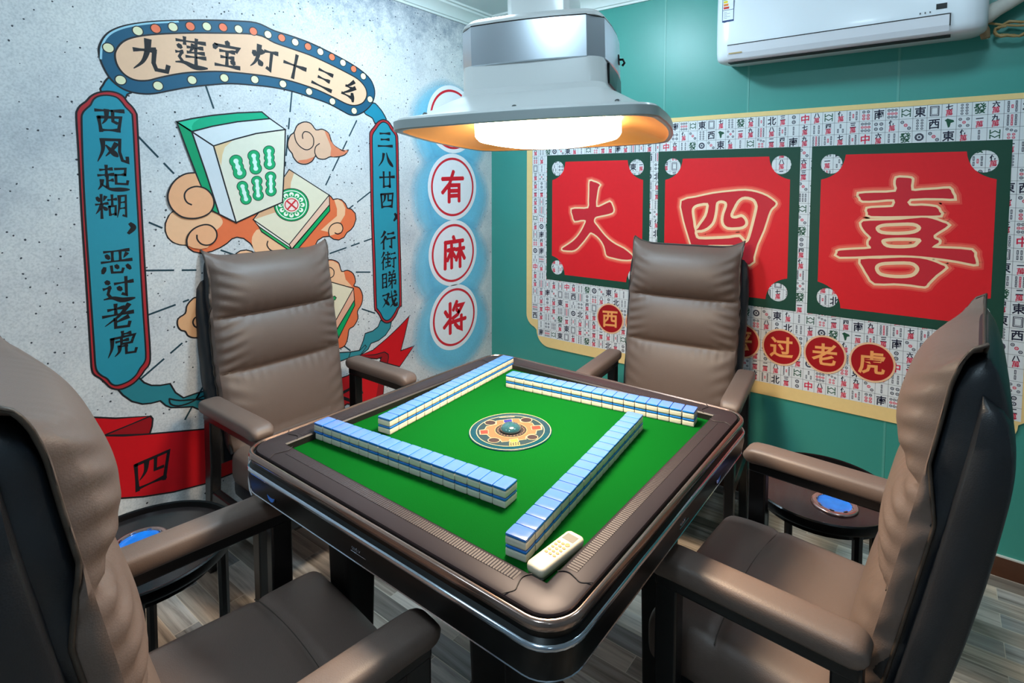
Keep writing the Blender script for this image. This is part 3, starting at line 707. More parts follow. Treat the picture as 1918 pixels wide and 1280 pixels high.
mpart(pr, 'teal_scarf')

# red ribbon
RED, DRED = (206,14,26), (150,14,24)
pr = mural_print()
pr.shape(fp(R_, [(-160,240),(150,300),(400,330),(620,340),(968,318),(520,505),(440,560),(400,720),(-160,700)]), RED, BLK, OUT, 0)
pr.shape(fp(R_, [(968,318),(992,345),(985,420),(960,500),(520,508)]), DRED, BLK, OUT, 0)
main = fp(R_, [(150,700),(350,620),(418,575),(450,530),(510,512),(700,515),(960,496),(1200,475),(1500,448)]) + [(450,790),(540,750),(610,718)] + fp(O_, [(960,660),(1050,612),(1150,598),(1232,660),(1275,740),(1268,825),(1200,880),(1050,910),(960,900)]) + [(590,800),(500,862)] + fp(R_, [(1530,990),(1200,1075),(900,1122),(650,1140),(400,1110),(150,1060)])
pr.shape(main, RED, BLK, OUT, 2)
pr.fill(pr.P(fp(O_, [(1232,662),(1273,742),(1266,825),(1200,878),(1215,800),(1225,740)])), DRED, 3.5)
pr.shape(fp(O_, [(1065,487),(1180,440),(1300,340),(1400,245),(1492,148),(1455,310),(1420,445),(1535,402),(1410,582),(1300,552),(1200,480)]), RED, BLK, OUT*0.9, 0)
pr.shape(fp(O_, [(1065,487),(1200,478),(1280,455),(1312,475),(1316,500),(1305,555),(1240,535),(1255,500),(1215,515),(1150,510)]), DRED, BLK, OUT*0.9, 2)
ctr = pr.to2d(284, 881)
brush(pr, '四', ctr, 0.135, BK, 5, 0.06, 0.085, 0.12)
pr.line(pr.P(fp(R_, [(470,720),(530,745),(575,800),(584,860),(572,930)])), 0.011, BK, 5, smooth=3)
pr.line(pr.P(fp(O_, [(930,800),(970,780),(1050,720),(1085,805),(985,870),(930,850)])), 0.014, BK, 5)
pr.line(pr.P(fp(O_, [(1035,715),(1058,702)])), 0.014, BK, 5)
mpart(pr, 'red_ribbon')

# round red ring stickers with sprayed blue around them
m, nt, b = new_mat('sprayed_blue_paint'); M['spray'] = m
at = nt.nodes.new('ShaderNodeAttribute'); at.attribute_name = 'fade'
tr = nt.nodes.new('ShaderNodeBsdfTransparent'); ms = nt.nodes.new('ShaderNodeMixShader')
nzs = nt.nodes.new('ShaderNodeTexNoise'); nzs.inputs['Scale'].default_value = 120; tcs = nt.nodes.new('ShaderNodeTexCoord')
nt.links.new(tcs.outputs['Object'], nzs.inputs['Vector'])
mrs = nt.nodes.new('ShaderNodeMapRange'); mrs.inputs[3].default_value = 0.75; mrs.inputs[4].default_value = 1.1
nt.links.new(nzs.outputs['Fac'], mrs.inputs[0])
mlt = nt.nodes.new('ShaderNodeMath'); mlt.operation = 'MULTIPLY'; mlt.use_clamp = True
nt.links.new(at.outputs['Fac'], mlt.inputs[0]); nt.links.new(mrs.outputs[0], mlt.inputs[1])
b.inputs['Base Color'].default_value = srgb(120,206,236); b.inputs['Roughness'].default_value = 0.6
nt.links.new(mlt.outputs[0], ms.inputs[0]); nt.links.new(tr.outputs[0], ms.inputs[1]); nt.links.new(b.outputs[0], ms.inputs[2])
nt.links.new(ms.outputs[0], nt.nodes['Material Output'].inputs['Surface'])
MED = [(1.115, 1.775, None), (1.118, 1.397, '有'), (1.12, 1.022, '麻'), (1.125, 0.652, '将')]
RM = 0.188
V = []; Fc = []; fade = []
for k, (cy, cz, ch) in enumerate(MED):
    # layered puffs of spray, lower left of each sticker
    for (dy, dz, rr, base) in ((-0.045,-0.055,0.275,k*2),(0.045,-0.065,0.265,k*2+1)):
        n0 = len(V); off = 0.0003 + 0.0001*base; n = 40
        rings = [(0.0,0.85),(0.60,0.85),(0.76,0.70),(0.89,0.32),(1.0,0.0)]
        V.append((off, cy+dy, cz+dz)); fade.append(0.85)
        for q, a in rings[1:]:
            for j in range(n):
                th = 2*PI*j/n; r = rr*q*(1+0.015*math.sin(5*th+k))
                V.append((off, min(cy+dy+r*math.cos(th), YW-0.012), cz+dz+r*math.sin(th))); fade.append(a)
        for j in range(n): Fc.append((n0, n0+1+j, n0+1+(j+1)%n))
        for i in range(3):
            for j in range(n):
                a0 = n0+1+i*n; Fc.append((a0+j, a0+n+j, a0+n+(j+1)%n, a0+(j+1)%n))
mb = MB(); mb.add(V, Fc); o = mb.build('sprayed_blue_halo', M['spray'], mural, smooth=False)
att = o.data.attributes.new('fade', 'FLOAT', 'POINT'); att.data.foreach_set('value', fade)
for k, (cy, cz, ch) in enumerate(MED):
    pr = mural_print(); pr.base = 0.0014
    pr.disc((cy, cz), RM, (236,236,238), 0, 56)
    pr.ring((cy, cz), RM*0.845, 0.013, (208,36,50), 1, 64)
    if ch: marker(pr, ch, (cy-0.002, cz), 0.185, (212,28,44), 1, 0.125)
    mpart(pr, 'round_sticker')

# ------------------------------------------------------------------ mahjong poster on the green wall
PT = 0.006
def poster_print(base=0.0004):
    return Print(lambda x, y: (on_y(x, y, YW).x, on_y(x, y, YW).z), lambda v, o: (v[0], YW - PT - o, v[1]), base=base)
PX0, PX1, PZ0, PZ1 = -1.080, 1.205, 0.478, 1.738
poster = thing('wall_poster', 'large poster board of printed mahjong tiles and three red character panels on the green wall', 'poster', (0, YW, 0))
def ppart(o, label=None):
    o.parent = poster; o.matrix_parent_inverse = Matrix.Translation((0, -YW, 0))
    if label: o['label'] = label
    return o
# board outline with a stepped lower left corner
ol = []
def arc(cx, cz, r, a0, a1, n=8): return [(cx + r*math.cos(a0+(a1-a0)*k/n), cz + r*math.sin(a0+(a1-a0)*k/n)) for k in range(n+1)]
ol += [(PX0, 0.70)] + arc(PX0+0.075, 0.655, 0.075, PI, 1.42*PI, 6) + arc(PX0+0.165, 0.568, 0.090, PI, 1.5*PI, 8)
ol += [(PX1-0.15, PZ0)] + arc(PX1-0.165, 0.568, 0.090, 1.5*PI, 2*PI, 8) + arc(PX1-0.075, 0.655, 0.075, 1.58*PI, 2*PI, 6)
ol += arc(PX1-0.06, PZ1-0.06, 0.06, 0, PI/2, 8) + arc(PX0+0.06, PZ1-0.06, 0.06, PI/2, PI, 8)
ED = ink(240, 206, 140)
mb = MB()
n = len(ol)
lo = [[(x, YW, z) for x, z in ol], [(x, YW-PT, z) for x, z in ol]]
mb.loft(list(lo), False, False)
F = tessellate_polygon([[Vector((x, z, 0)) for x, z in ol]])
fr = []
for f in F:
    a = sum(ol[f[i]][0]*ol[f[(i+1)%3]][1] - ol[f[(i+1)%3]][0]*ol[f[i]][1] for i in range(3))
    fr.append(tuple(f) if a > 0 else tuple(reversed(f)))
mb.add([(x, YW-PT, z) for x, z in ol], fr)
ppart(mb.build('backing_board', ED, None, smooth=False))

# printed tile field
pr = poster_print(0.0004)
CWD, CHT = 0.0444, 0.0473
NC = 49
GX0, GZ1 = -1.039, 1.717
NR = 25
PAPER, GRID = (230,228,230), (70,66,72)
# names: w1..w9 wan, b1..b9 bamboo, p1..p9 circles, E S W N C F H(white) B(bird)
PAT = ['E H w7 p8 F w6 b7 N w3 p2 C w8 b8 w5 b5 p6 S p9 b8'.split(),
       'p8 W B p5 w1 w9 b9 w8 b5 b2 w7 b4 w4 b3 w3 p9 p4 w5 p3'.split(),
       'p1 p3 E w5 b2 b8 p7 w2 w4 S w9 b9 b5 w7 b7 C w6 b4 F'.split(),
       'p6 w8 p2 N b4 w7 p1 F B w1 b5 w3 S p3 H b6 W b9 p2'.split(),
       'H b2 w9 b3 p4 b7 S b5 w5 p8 b2 w8 p2 w6 E w1 b3 p4 w4'.split(),
       'w3 p5 w3 w6 b9 p6 w4 p4 b7 b2 p9 w2 C w3 b6 b9 p1 N w5'.split(),
       'w9 p2 b5 C w3 p1 S b3 p6 E W w9 b4 p3 F w2 b5 w8 b7'.split(),
       'w2 w2 w8 b7 b8 b3 p9 p7 w5 w9 p3 b2 p4 b6 w4 E H w3 p5'.split()]
WN = '一二三四伍六七八九'
BLK2, RED2, GRN2, GRY = (30,30,42), (216,36,76), (36,80,56), (74,78,86)
def blend(c, t):   # ink runs out towards the yellow border of the print
    e = (240,206,140); return tuple(int(round((a + (b-a)*t)/12.0)*12) for a, b in zip(c, e))
def cell(code, x, z, t):
    w, h = CWD, CHT
    def T(ch, dx, dz, em, col, off=0.02): pr.text(ch, (x+dx*w, z+dz*h), em*h, blend(col, t), 2, off, 0, 0.06, 0.92, 1)
    k = code[0]
    if k == 'w':
        T(WN[int(code[1])-1], 0, 0.23, 0.50, BLK2, 0.034); T('萬', 0, -0.20, 0.54, RED2, 0.016)
    elif code in ('E','S','W','N','C','F'):
        ch = {'E':'東','S':'南','W':'西','N':'北','C':'中','F':'發'}[code]
        T(ch, 0, 0, 0.84, RED2 if code == 'C' else GRN2 if code == 'F' else BLK2, 0.02)
    elif code == 'H':
        for r, ww in ((0.36, 0.0030), (0.26, 0.0016)):
            pr.line([(x-r*w*0.8, z-r*h), (x+r*w*0.8, z-r*h), (x+r*w*0.8, z+r*h), (x-r*w*0.8, z+r*h)], ww, blend(GRY, t), 2, True)
    elif code == 'B':
        pr.fill([(x-0.05*w, z-0.36*h), (x+0.07*w, z-0.30*h), (x+0.12*w, z), (x+0.36*w, z+0.08*h), (x+0.30*w, z+0.22*h), (x+0.05*w, z+0.30*h), (x-0.10*w, z+0.36*h), (x-0.30*w, z+0.22*h), (x-0.18*w, z+0.12*h)], blend(GRN2, t), 2)
    elif k == 'p':
        nn = int(code[1])
        P = {1:[(0,0)],2:[(0,.22),(0,-.22)],3:[(-.25,.25),(0,0),(.25,-.25)],4:[(-.2,.2),(.2,.2),(-.2,-.2),(.2,-.2)],5:[(-.25,.25),(.25,.25),(0,0),(-.25,-.25),(.25,-.25)],
             6:[(-.17,.28),(.17,.28),(-.17,-.02),(.17,-.02),(-.17,-.28),(.17,-.28)],7:[(-.26,.34),(0,.26),(.26,.18),(-.15,-.06),(.15,-.06),(-.15,-.3),(.15,-.3)],
             8:[(a,b) for a in (-.16,.16) for b in (-.33,-.11,.11,.33)],9:[(a,b) for a in (-.26,0,.26) for b in (-.28,0,.28)]}[nn]
        r = {1:.34,2:.18,3:.14,4:.15,5:.12,6:.13,7:.105,8:.10,9:.12}[nn]
        for i, (a, b2) in enumerate(P):
            red = (nn in (5,3) and (a,b2)==(0,0)) or (nn == 6 and b2 < .2) or (nn == 7 and b2 < 0) or (nn == 9 and b2 == 0)
            c = blend(RED2 if red else GRY, t)
            pr.disc((x+a*w, z+b2*h), r*w, c, 2, 10)
            pr.disc((x+a*w, z+b2*h), r*w*0.55, blend(PAPER, t), 3, 8)
            pr.disc((x+a*w, z+b2*h), r*w*0.32, c, 4, 6)
    elif k == 'b':
        nn = int(code[1])
        c1 = {2:[(0,.2),(0,-.2)],3:[(0,.2),(-.2,-.2),(.2,-.2)],4:[(-.2,.2),(.2,.2),(-.2,-.2),(.2,-.2)],5:[(-.26,.2),(.26,.2),(0,0),(-.26,-.2),(.26,-.2)],
              6:[(a,b) for a in (-.24,0,.24) for b in (.2,-.2)],7:[(a,b) for a in (-.24,.24) for b in (.28,0,-.28)]+[(0,.0)],9:[(a,b) for a in (-.24,0,.24) for b in (.28,0,-.28)]}
        if nn == 8:
            for s_ in (1, -1):
                pr.line([(x-.3*w, z+s_*.32*h), (x-.3*w, z+s_*.06*h), (x, z+s_*.24*h), (x+.3*w, z+s_*.06*h), (x+.3*w, z+s_*.32*h)], 0.0034, blend(GRN2, t), 2)
        else:
            L = .26 if nn < 7 else .18
            for a, b2 in c1[nn]:
                red = (nn in (5,7,9) and a == 0)
                pr.line([(x+a*w, z+(b2-L/2)*h), (x+a*w, z+(b2+L/2)*h)], 0.0058, blend(RED2 if red else GRY, t), 2)
                pr.line([(x+a*w, z+(b2-L/2+.03)*h), (x+a*w, z+(b2+L/2-.03)*h)], 0.0016, blend(PAPER, t), 3)
PANX = [(-0.935,-0.300), (-0.257,0.390), (0.434,1.075)]
PANZ = (0.872, 1.578)
def hidden(x, z):
    for a, b2 in PANX:
        if a + 0.03 < x < b2 - 0.03 and PANZ[0]+0.03 < z < PANZ[1]-0.03:
            for cx, cz, r in DOTS:
                if math.hypot(x-cx, z-cz) < r + 0.035: return False
            return True
    return False
DOTS = []
def panel_dots():
    spec = [((1048.4,317.5),(1196.8,314),(1190,517),(1047.4,502)), ((1264.5,312.5),(1467.4,307),(1461,547.7),None), ((1562.8,306),(1847.6,306),(1839.6,587),(1554.4,558))]
    for (xa, xb), q in zip(PANX, spec):
        for s_ in ((xa+0.075,PANZ[1]-0.075),(xb-0.075,PANZ[1]-0.075),(xb-0.075,PANZ[0]+0.075),(xa+0.075,PANZ[0]+0.075)):
            DOTS.append((s_[0], s_[1], 0.040))
panel_dots()
zb = GZ1 - NR*CHT
gx1 = GX0 + NC*CWD
def inside(x, z):
    c = False
    for i in range(len(ol)):
        (xa, za), (xb, zb_) = ol[i], ol[(i+1) % len(ol)]
        if (za > z) != (zb_ > z) and x < (xb-xa)*(z-za)/(zb_-za) + xa: c = not c
    return c
def fade_t(x, z):
    d = min(x - (PX0+0.012), (PX1-0.012) - x, (PZ1-0.006) - z, z - (PZ0+0.012))
    if x < PX0 + 0.17 and z < 0.66: d = min(d, math.hypot(min(0, x-(PX0+0.2)), min(0, z-0.66)) * -1 + 0.2)
    return min(1.0, max(0.0, 1.0 - d/0.034))
for r in range(NR):
    for c in range(-1, NC):
        x, z = GX0 + (c+0.5)*CWD, GZ1 - (r+0.5)*CHT
        t = fade_t(x, z)
        if t > 0.9 or not inside(x - 0.022, z - 0.023) or not inside(x + 0.022, z - 0.023): continue
        q = [(x-CWD/2, z-CHT/2), (x+CWD/2, z-CHT/2), (x+CWD/2, z+CHT/2), (x-CWD/2, z+CHT/2)]
        if hidden(x, z): continue
        pr.tri(q, [(0,1,2,3)], blend(PAPER, round(t*4)/4), 0)
        if t < 0.75:
            g = blend(GRID, t)
            pr.line([(x-CWD/2, z+CHT/2), (x+CWD/2, z+CHT/2)], 0.0011, g, 1)
            pr.line([(x-CWD/2, z-CHT/2), (x-CWD/2, z+CHT/2)], 0.0011, g, 1)
        cc = (c - 22) % 19 if r < 3 else (c + (r//8)*5) % 19
        cell(PAT[r % 8][cc], x, z, round(t*4)/4)
ppart(pr.done('printed_tile_field'))

GREEN_P = (30,72,56)
def strip_poly(xa, xb, za, zb2, r=0.088, step=6):
    """red field with concave notched corners"""
    m_ = 0.038; xa += m_; xb -= m_; za += m_; zb2 -= m_
    P = []
    def notch(cx, cz, p0, p1, mid):
        return [( (1-t)**2*p0[0] + 2*t*(1-t)*mid[0] + t*t*p1[0], (1-t)**2*p0[1] + 2*t*(1-t)*mid[1] + t*t*p1[1]) for t in [k/8 for k in range(9)]]
    k = r
    P += notch(xa, zb2, (xa, zb2-1.15*k), (xa+k, zb2), (xa+0.92*k, zb2-0.95*k))
    P += notch(xb, zb2, (xb-k, zb2), (xb, zb2-1.15*k), (xb-0.92*k, zb2-0.95*k))
    P += notch(xb, za, (xb, za+1.15*k), (xb-k, za), (xb-0.92*k, za+0.95*k))
    P += notch(xa, za, (xa+k, za), (xa, za+1.15*k), (xa+0.92*k, za+0.95*k))
    return P
D_, S_, X_ = (1040,320,7.111), (1260,340,9.133), (1550,310,5.12)
CREAM, GLOW1, GLOW2, CHR = (255,214,168), (246,112,88), (238,74,66), (206,40,52)
chars = []
# outlines traced stroke by stroke: (outer polygon, holes)
chars.append(([smooth_line([(470,140),(520,148),(570,165),(604,190),(585,220),(565,330),(555,480),(640,460),(735,415),(765,455),(785,520),(765,560),(680,585),(560,610),(530,640),(528,685),(570,740),(640,830),(720,915),(820,985),(920,1035),(1010,1105),(1040,1145),(1015,1180),(900,1180),(780,1155),(700,1130),(682,1080),(665,1010),(630,940),(570,870),(490,820),(455,845),(400,920),(340,990),(290,1040),(230,1062),(120,1055),(105,1035),(140,1010),(230,950),(300,885),(360,800),(400,720),(418,660),(350,655),(270,668),(245,600),(230,515),(330,505),(450,498),(460,400),(465,250)], 2, True)], [], D_))
chars.append(([smooth_line([(165,335),(400,275),(700,210),(1000,175),(1250,158),(1450,190),(1620,255),(1740,340),(1770,380),(1740,425),(1690,470),(1640,580),(1560,830),(1450,1080),(1390,1290),(1320,1420),(700,1440),(420,1400),(330,1090),(240,800),(180,560)], 2, True)],
    [smooth_line([(355,470),(400,420),(480,395),(600,385),(605,460),(570,590),(480,720),(400,820),(375,680),(355,560)], 2, True),
     smooth_line([(770,370),(840,340),(915,365),(920,430),(880,540),(860,650),(880,740),(950,795),(1080,800),(1200,785),(1260,740),(1265,680),(1230,620),(1180,590),(1100,615),(1030,610),(1015,560),(1060,460),(1120,350),(1200,285),(1300,280),(1400,320),(1440,400),(1440,470),(1390,680),(1320,940),(1280,1020),(1230,1025),(1150,935),(980,955),(700,970),(460,970),(415,920),(405,850),(500,845),(600,805),(690,720),(730,620),(755,480)], 2, True),
     [(455,1140),(640,1100),(1030,1100),(1110,1180),(1050,1290),(620,1300),(500,1250)]], S_))
xi1 = smooth_line([(665,122),(730,118),(800,125),(808,150),(805,240),(900,238),(1050,230),(1165,222),(1190,260),(1212,318),(1100,315),(795,320),(788,385),(900,385),(1040,400),(1070,440),(1082,478),(900,482),(700,485),(420,485),(390,455),(385,415),(480,405),(600,400),(635,388),(640,325),(480,335),(340,338),(318,310),(303,272),(450,262),(655,252),(655,180)], 2, True)
xi2 = smooth_line([(345,535),(500,528),(700,520),(900,500),(1000,510),(1100,545),(1155,572),(1090,620),(1018,668),(1030,705),(1060,715),(1065,740),(1000,785),(1150,795),(1380,812),(1405,870),(1422,930),(1400,945),(1250,915),(1080,890),(900,870),(700,860),(450,865),(120,875),(100,835),(120,815),(270,805),(418,795),(398,760),(398,725),(420,690),(370,640),(330,580)], 2, True)
xi3 = smooth_line([(320,900),(500,893),(700,882),(880,888),(1000,915),(1085,950),(1130,978),(1040,1050),(960,1130),(930,1158),(800,1140),(640,1128),(455,1128),(395,1060),(345,975)], 2, True)
h1 = smooth_line([(475,600),(530,570),(650,562),(820,560),(885,598),(830,640),(680,655),(520,645)], 3, True)
h2 = smooth_line([(530,725),(580,708),(720,702),(880,710),(860,750),(820,775),(690,783),(570,772)], 3, True)
h3 = smooth_line([(468,985),(500,945),(600,932),(790,932),(860,970),(860,1015),(800,1060),(650,1068),(510,1045)], 3, True)
chars.append(([xi1, xi2, xi3], [h1, h2, h3], X_))
for i, (xa, xb) in enumerate(PANX):
    za, zb2 = PANZ
    pr = poster_print(0.0004)
    # green square with round windows through to the tile print
    dots = [d for d in DOTS if xa < d[0] < xb]
    sq = [(xa, za), (xb, za), (xb, zb2), (xa, zb2)]
    holes = [[(cx + r*math.cos(2*PI*k/28), cz + r*math.sin(2*PI*k/28)) for k in range(28)] for cx, cz, r in dots]
    pr.fill(sq, GREEN_P, 6, 0, holes)
    ppart(pr.done('green_frame'))
    pr = poster_print(0.0004)
    pr.fill(strip_poly(xa, xb, za, zb2), (228,32,40), 8)
    ppart(pr.done('red_field'))
    pr = poster_print(0.0004)
    outs, hs, o_ = chars[i]
    for L in outs + hs:
        p = pr.P(L, o_)
        pr.line(p, 0.046, GLOW2, 9, True)
        pr.line(p, 0.033, GLOW1, 10, True)
        pr.line(p, 0.017, CREAM, 11, True)
    for k, L in enumerate(outs):
        own = hs if i == 1 else ([hs[0], hs[1]] if (i == 2 and k == 1) else [hs[2]] if (i == 2 and k == 2) else [])
        pr.fill(pr.P(L, o_), CHR, 12, 0, [pr.P(h, o_) for h in own])
    # inner rims of the counters stay visible
    for h in hs: pr.line(pr.P(h, o_), 0.009, CREAM, 13, True)
    ppart(pr.done('neon_character'))
for i, ch in enumerate('西风起糊恶过老虎'):
    x = -0.518 + i*0.1709; z = 0.706
    pr = poster_print(0.0004)
    pr.disc((x, z), 0.081, (244,192,150), 14, 40)
    pr.disc((x, z), 0.0735, (170,18,26), 15, 40)
    pr.text(ch, (x, z), 0.098, (250,166,96), 16, 0.022, 0, 0.08)
    ppart(pr.done('round_badge'))

# ------------------------------------------------------------------ air conditioner
YA = YW - 0.215
ac = thing('air_conditioner', 'white wall mounted split air conditioner above the red character poster', 'air conditioner', (0.53, YW, 1.93))
def apart(o):
    o.parent = ac; o.matrix_parent_inverse = Matrix.Translation((-0.53, -YW, -1.93)); return o
ax0, ax1 = 0.075, 0.985
def ac_profile(x, s):
    """side outline from lower back to upper back; s shrinks it towards the ends"""
    d = 0.215
    P = [(0.0,1.945),(0.075,1.935),(0.150,1.928),(0.188,1.930),(0.204,1.938),(0.211,1.958),(0.215,2.02),(0.215,2.14),(0.211,2.20),(0.200,2.222),(0.0,2.228)]
    return [(x, YW - yy*(1-0.0*s) + (0 if yy < 0.02 else s*0.055*(yy/0.215)), zz + (0.020*s if zz < 1.96 else -0.006*s if zz > 2.2 else 0)) for yy, zz in P]
mb = MB()
secs = [(ax0, 1.0), (ax0+0.006, 0.62), (ax0+0.018, 0.30), (ax0+0.040, 0.08), (ax0+0.070, 0.0), (ax1-0.070, 0.0), (ax1-0.040, 0.08), (ax1-0.018, 0.30), (ax1-0.006, 0.62), (ax1, 1.0)]
mb.loft([ac_profile(x, s_) for x, s_ in secs])
apart(mb.build('body', M['white_plastic'], None, True, 50))
def ac_face(px, py, y): q = on_y(px, py, y); return q
# louver flap below the front panel
mb = MB(); fx0, fx1 = ax0+0.062, ax1-0.105
fl = [(0.2125,1.992),(0.2165,1.990),(0.2135,1.956),(0.2065,1.937),(0.2030,1.938),(0.209,1.958)]
mb.loft([[(x, YW-yy-0.0015, zz) for yy, zz in fl] for x in (fx0, fx1)])
apart(mb.build('louver', M['ac_grey'], None, False))
mb = MB()
mb.box(fx0, fx1, YW-0.2172, YW-0.210, 1.9915, 1.9945); mb.box(fx1, fx1+0.004, YW-0.2168, YW-0.200, 1.955, 1.994)
mb.box(fx0-0.005, fx1+0.005, YW-0.186, YW-0.150, 1.9262, 1.9295)
apart(mb.build('louver_gap', M['black_gap'], None, False))
mb = MB(); mb.box(0.842, 0.872, YA-0.0012, YA+0.002, 2.012, 2.030)
apart(mb.build('display_window', M['black_gloss'], None, False))
mb = MB()
for k in range(3): mb.box(0.796+k*0.014, 0.799+k*0.014, YA-0.0010, YA+0.002, 2.0035, 2.009)
apart(mb.build('indicator', M['black_gap'], None, False))
pr = Print(lambda x, y: (on_y(x, y, YA).x, on_y(x, y, YA).z), lambda v, o: (v[0], YA - o, v[1]), base=0.0008)
lx, lz = 0.137, 2.160
pr.fill([(lx-0.024,lz-0.07),(lx+0.024,lz-0.07),(lx+0.024,lz+0.05),(lx-0.024,lz+0.05)], (34,60,110), 0)
pr.fill([(lx-0.0215,lz-0.063),(lx+0.0215,lz-0.063),(lx+0.0215,lz+0.048),(lx-0.0215,lz+0.048)], (232,236,240), 1)
for k, c in enumerate(((30,150,80),(120,190,60),(230,200,40),(230,130,40),(200,50,40))):
    pr.fill([(lx-0.019,lz+0.040-k*0.012),(lx-0.008+k*0.003,lz+0.040-k*0.012),(lx-0.008+k*0.003,lz+0.031-k*0.012),(lx-0.019,lz+0.031-k*0.012)], c, 2)
for k in range(5): pr.fill([(lx-0.017,lz-0.030-k*0.006),(lx-0.004+0.012*(k%2),lz-0.030-k*0.006),(lx-0.004+0.012*(k%2),lz-0.0315-k*0.006),(lx-0.017,lz-0.0315-k*0.006)], (120,130,150), 2)
pr.line([(lx-0.021,lz-0.022),(lx+0.021,lz-0.022)], 0.002, (34,60,110), 2)
apart(pr.done('energy_label'))
pr = Print(lambda x, y: (x, y), lambda v, o: (v[0], YW-0.2155 - o, v[1]), base=0.0020)
pr.fill([(fx0+0.006,1.9555),(fx0+0.060,1.9555),(fx0+0.060,1.961),(fx0+0.006,1.961)], (176,150,104), 0)
apart(pr.done('gold_badge'))
# wrapped pipe, drain stub and spare cord at the right end
def on_yl(pts, y): return [on_y(a, b2, y) for a, b2 in pts]
mb = MB(); pp = on_yl([(1832,40),(1848,30),(1866,17),(1888,6),(1912,-10),(1950,-35)], YW-0.065)
pp += [pp[-1] + Vector((0.07, 0.012, 0.035)), pp[-1] + Vector((0.12, 0.030, 0.055)), Vector((pp[-1].x + 0.15, YW, pp[-1].z + 0.062))]
mb.tube(pp, [0.020,0.027,0.026,0.023,0.024,0.023,0.024,0.023,0.024], 14)
for q, k in zip(pp[1:5], range(4)):
    pass
t = mb.build('refrigerant_pipe', M['pipe_wrap'])
tag(t, 'white wrapped pipe running up from the right end of the air conditioner', 'pipe')
mb = MB(); mb.tube(on_yl([(1828,40),(1838,48),(1844,58),(1846,72)], YW-0.060), [0.016,0.017,0.016,0.013], 12)
tag(mb.build('drain_hose', M['pipe_foam']), 'short frayed hose stub hanging below the air conditioner end', 'hose')
mb = MB()
lp = [(1838,42),(1858,44),(1880,47),(1905,48),(1930,47)]
mb.tube(on_yl(lp, YW-0.045), 0.0042, 8)
c = on_y(1900, 54, YW-0.045)
loop = []
for k in range(46):
    a = 2*PI*k/18.0 + 2.6
    loop.append(c + Vector((0.050*math.cos(a)*(1+0.06*math.sin(k*0.7)), 0.010*math.sin(k*0.9), 0.024*math.sin(a) + 0.004*math.sin(k*1.7))))
mb.tube([Vector(on_y(1885,49,YW-0.045))] + loop + [Vector(on_y(1935,52,YW-0.045)), Vector(on_y(1960,60,YW-0.02)), Vector(on_y(1968,75,YW-0.001))], 0.0042, 8)
tag(mb.build('spare_cord', M['cord']), 'coiled beige cord tied in loops beside the air conditioner', 'cord')

# ------------------------------------------------------------------ extractor hood with the lamp over the table
hood = thing('extractor_lamp_hood', 'white square extractor hood with silver band and lit round lamp hanging over the table', 'ceiling lamp', HC, rot=(-0.0227, -0.034, 0.3684))
def bow(h, r, z, b=0.018, n=10, m=7):
    """square outline with bowed sides and rounded corners"""
    P = []
    for q in range(4):
        a = q*PI/2
        ca, sa = math.cos(a), math.sin(a)
        side = []
        for k in range(m):      # along side at +x, from -y to +y
            t = -1 + 2*k/(m-1)
            side.append((h + b*(1-t*t) - b*0.25, t*(h-r)))
        for k in range(1, n):   # corner
            th = (PI/2)*k/n
            side.append((h - b*0.25 - r + r*math.cos(th), h - b*0.25 - r + r*math.sin(th)))
        P += [(x*ca - y*sa, x*sa + y*ca, z) for x, y in side]
    return P
HS = 0.302
mb = MB()
sk = [bow(HS-0.004, 0.058, 0.020), bow(HS-0.006, 0.058, 0.026), bow(HS-0.030, 0.072, 0.034), bow(HS-0.034, 0.072, 0.0355), bow(HS-0.062, 0.068, 0.052, 0.015), bow(0.205, 0.055, 0.074, 0.010), bow(0.182, 0.045, 0.085, 0.006), bow(0.174, 0.040, 0.100, 0.004), bow(0.172, 0.038, 0.156, 0.003)]
mb.loft(sk, False, False)
mb.build('skirt', M['hood_white'], hood, True, 20)
mb = MB()
mb.loft([bow(HS-0.006, 0.058, 0.021), bow(HS, 0.058, 0.0205), bow(HS+0.001, 0.058, 0.0195), bow(HS+0.001, 0.058, 0.001), bow(HS-0.002, 0.058, -0.001), bow(HS-0.010, 0.072, 0.0)], False, False)
mb.build('steel_rim', M['steel_edge'], hood, True, 30)
mb = MB()
mb.loft([bow(HS-0.009, 0.072, 0.0005), bow(HS-0.014, 0.070, 0.006), bow(0.230, 0.060, 0.030, 0.012), bow(0.205, 0.055, 0.036, 0.008)], False, True)
mb.build('reflector', M['reflector'], hood, True, 30)
mb = MB()
prof = [(0.189,0.036),(0.189,0.006),(0.186,0.000),(0.180,-0.006),(0.150,-0.013),(0.115,-0.019),(0.075,-0.023),(0.035,-0.025),(0.0005,-0.0255)]
mb.lathe(prof, 56)
mb.build('lamp_diffuser', M['lamp_glow'], hood, True, 60)
ld = bpy.data.lights.new('lamp_panel', 'AREA'); ld.shape = 'DISK'; ld.size = 0.30; ld.energy = 14.0; ld.color = LAMP_COL[:3]; ld.spread = math.radians(126)
lo_ = bpy.data.objects.new('lamp_panel', ld); COL.objects.link(lo_); lo_.parent = hood; lo_.location = (0, 0, -0.0275)
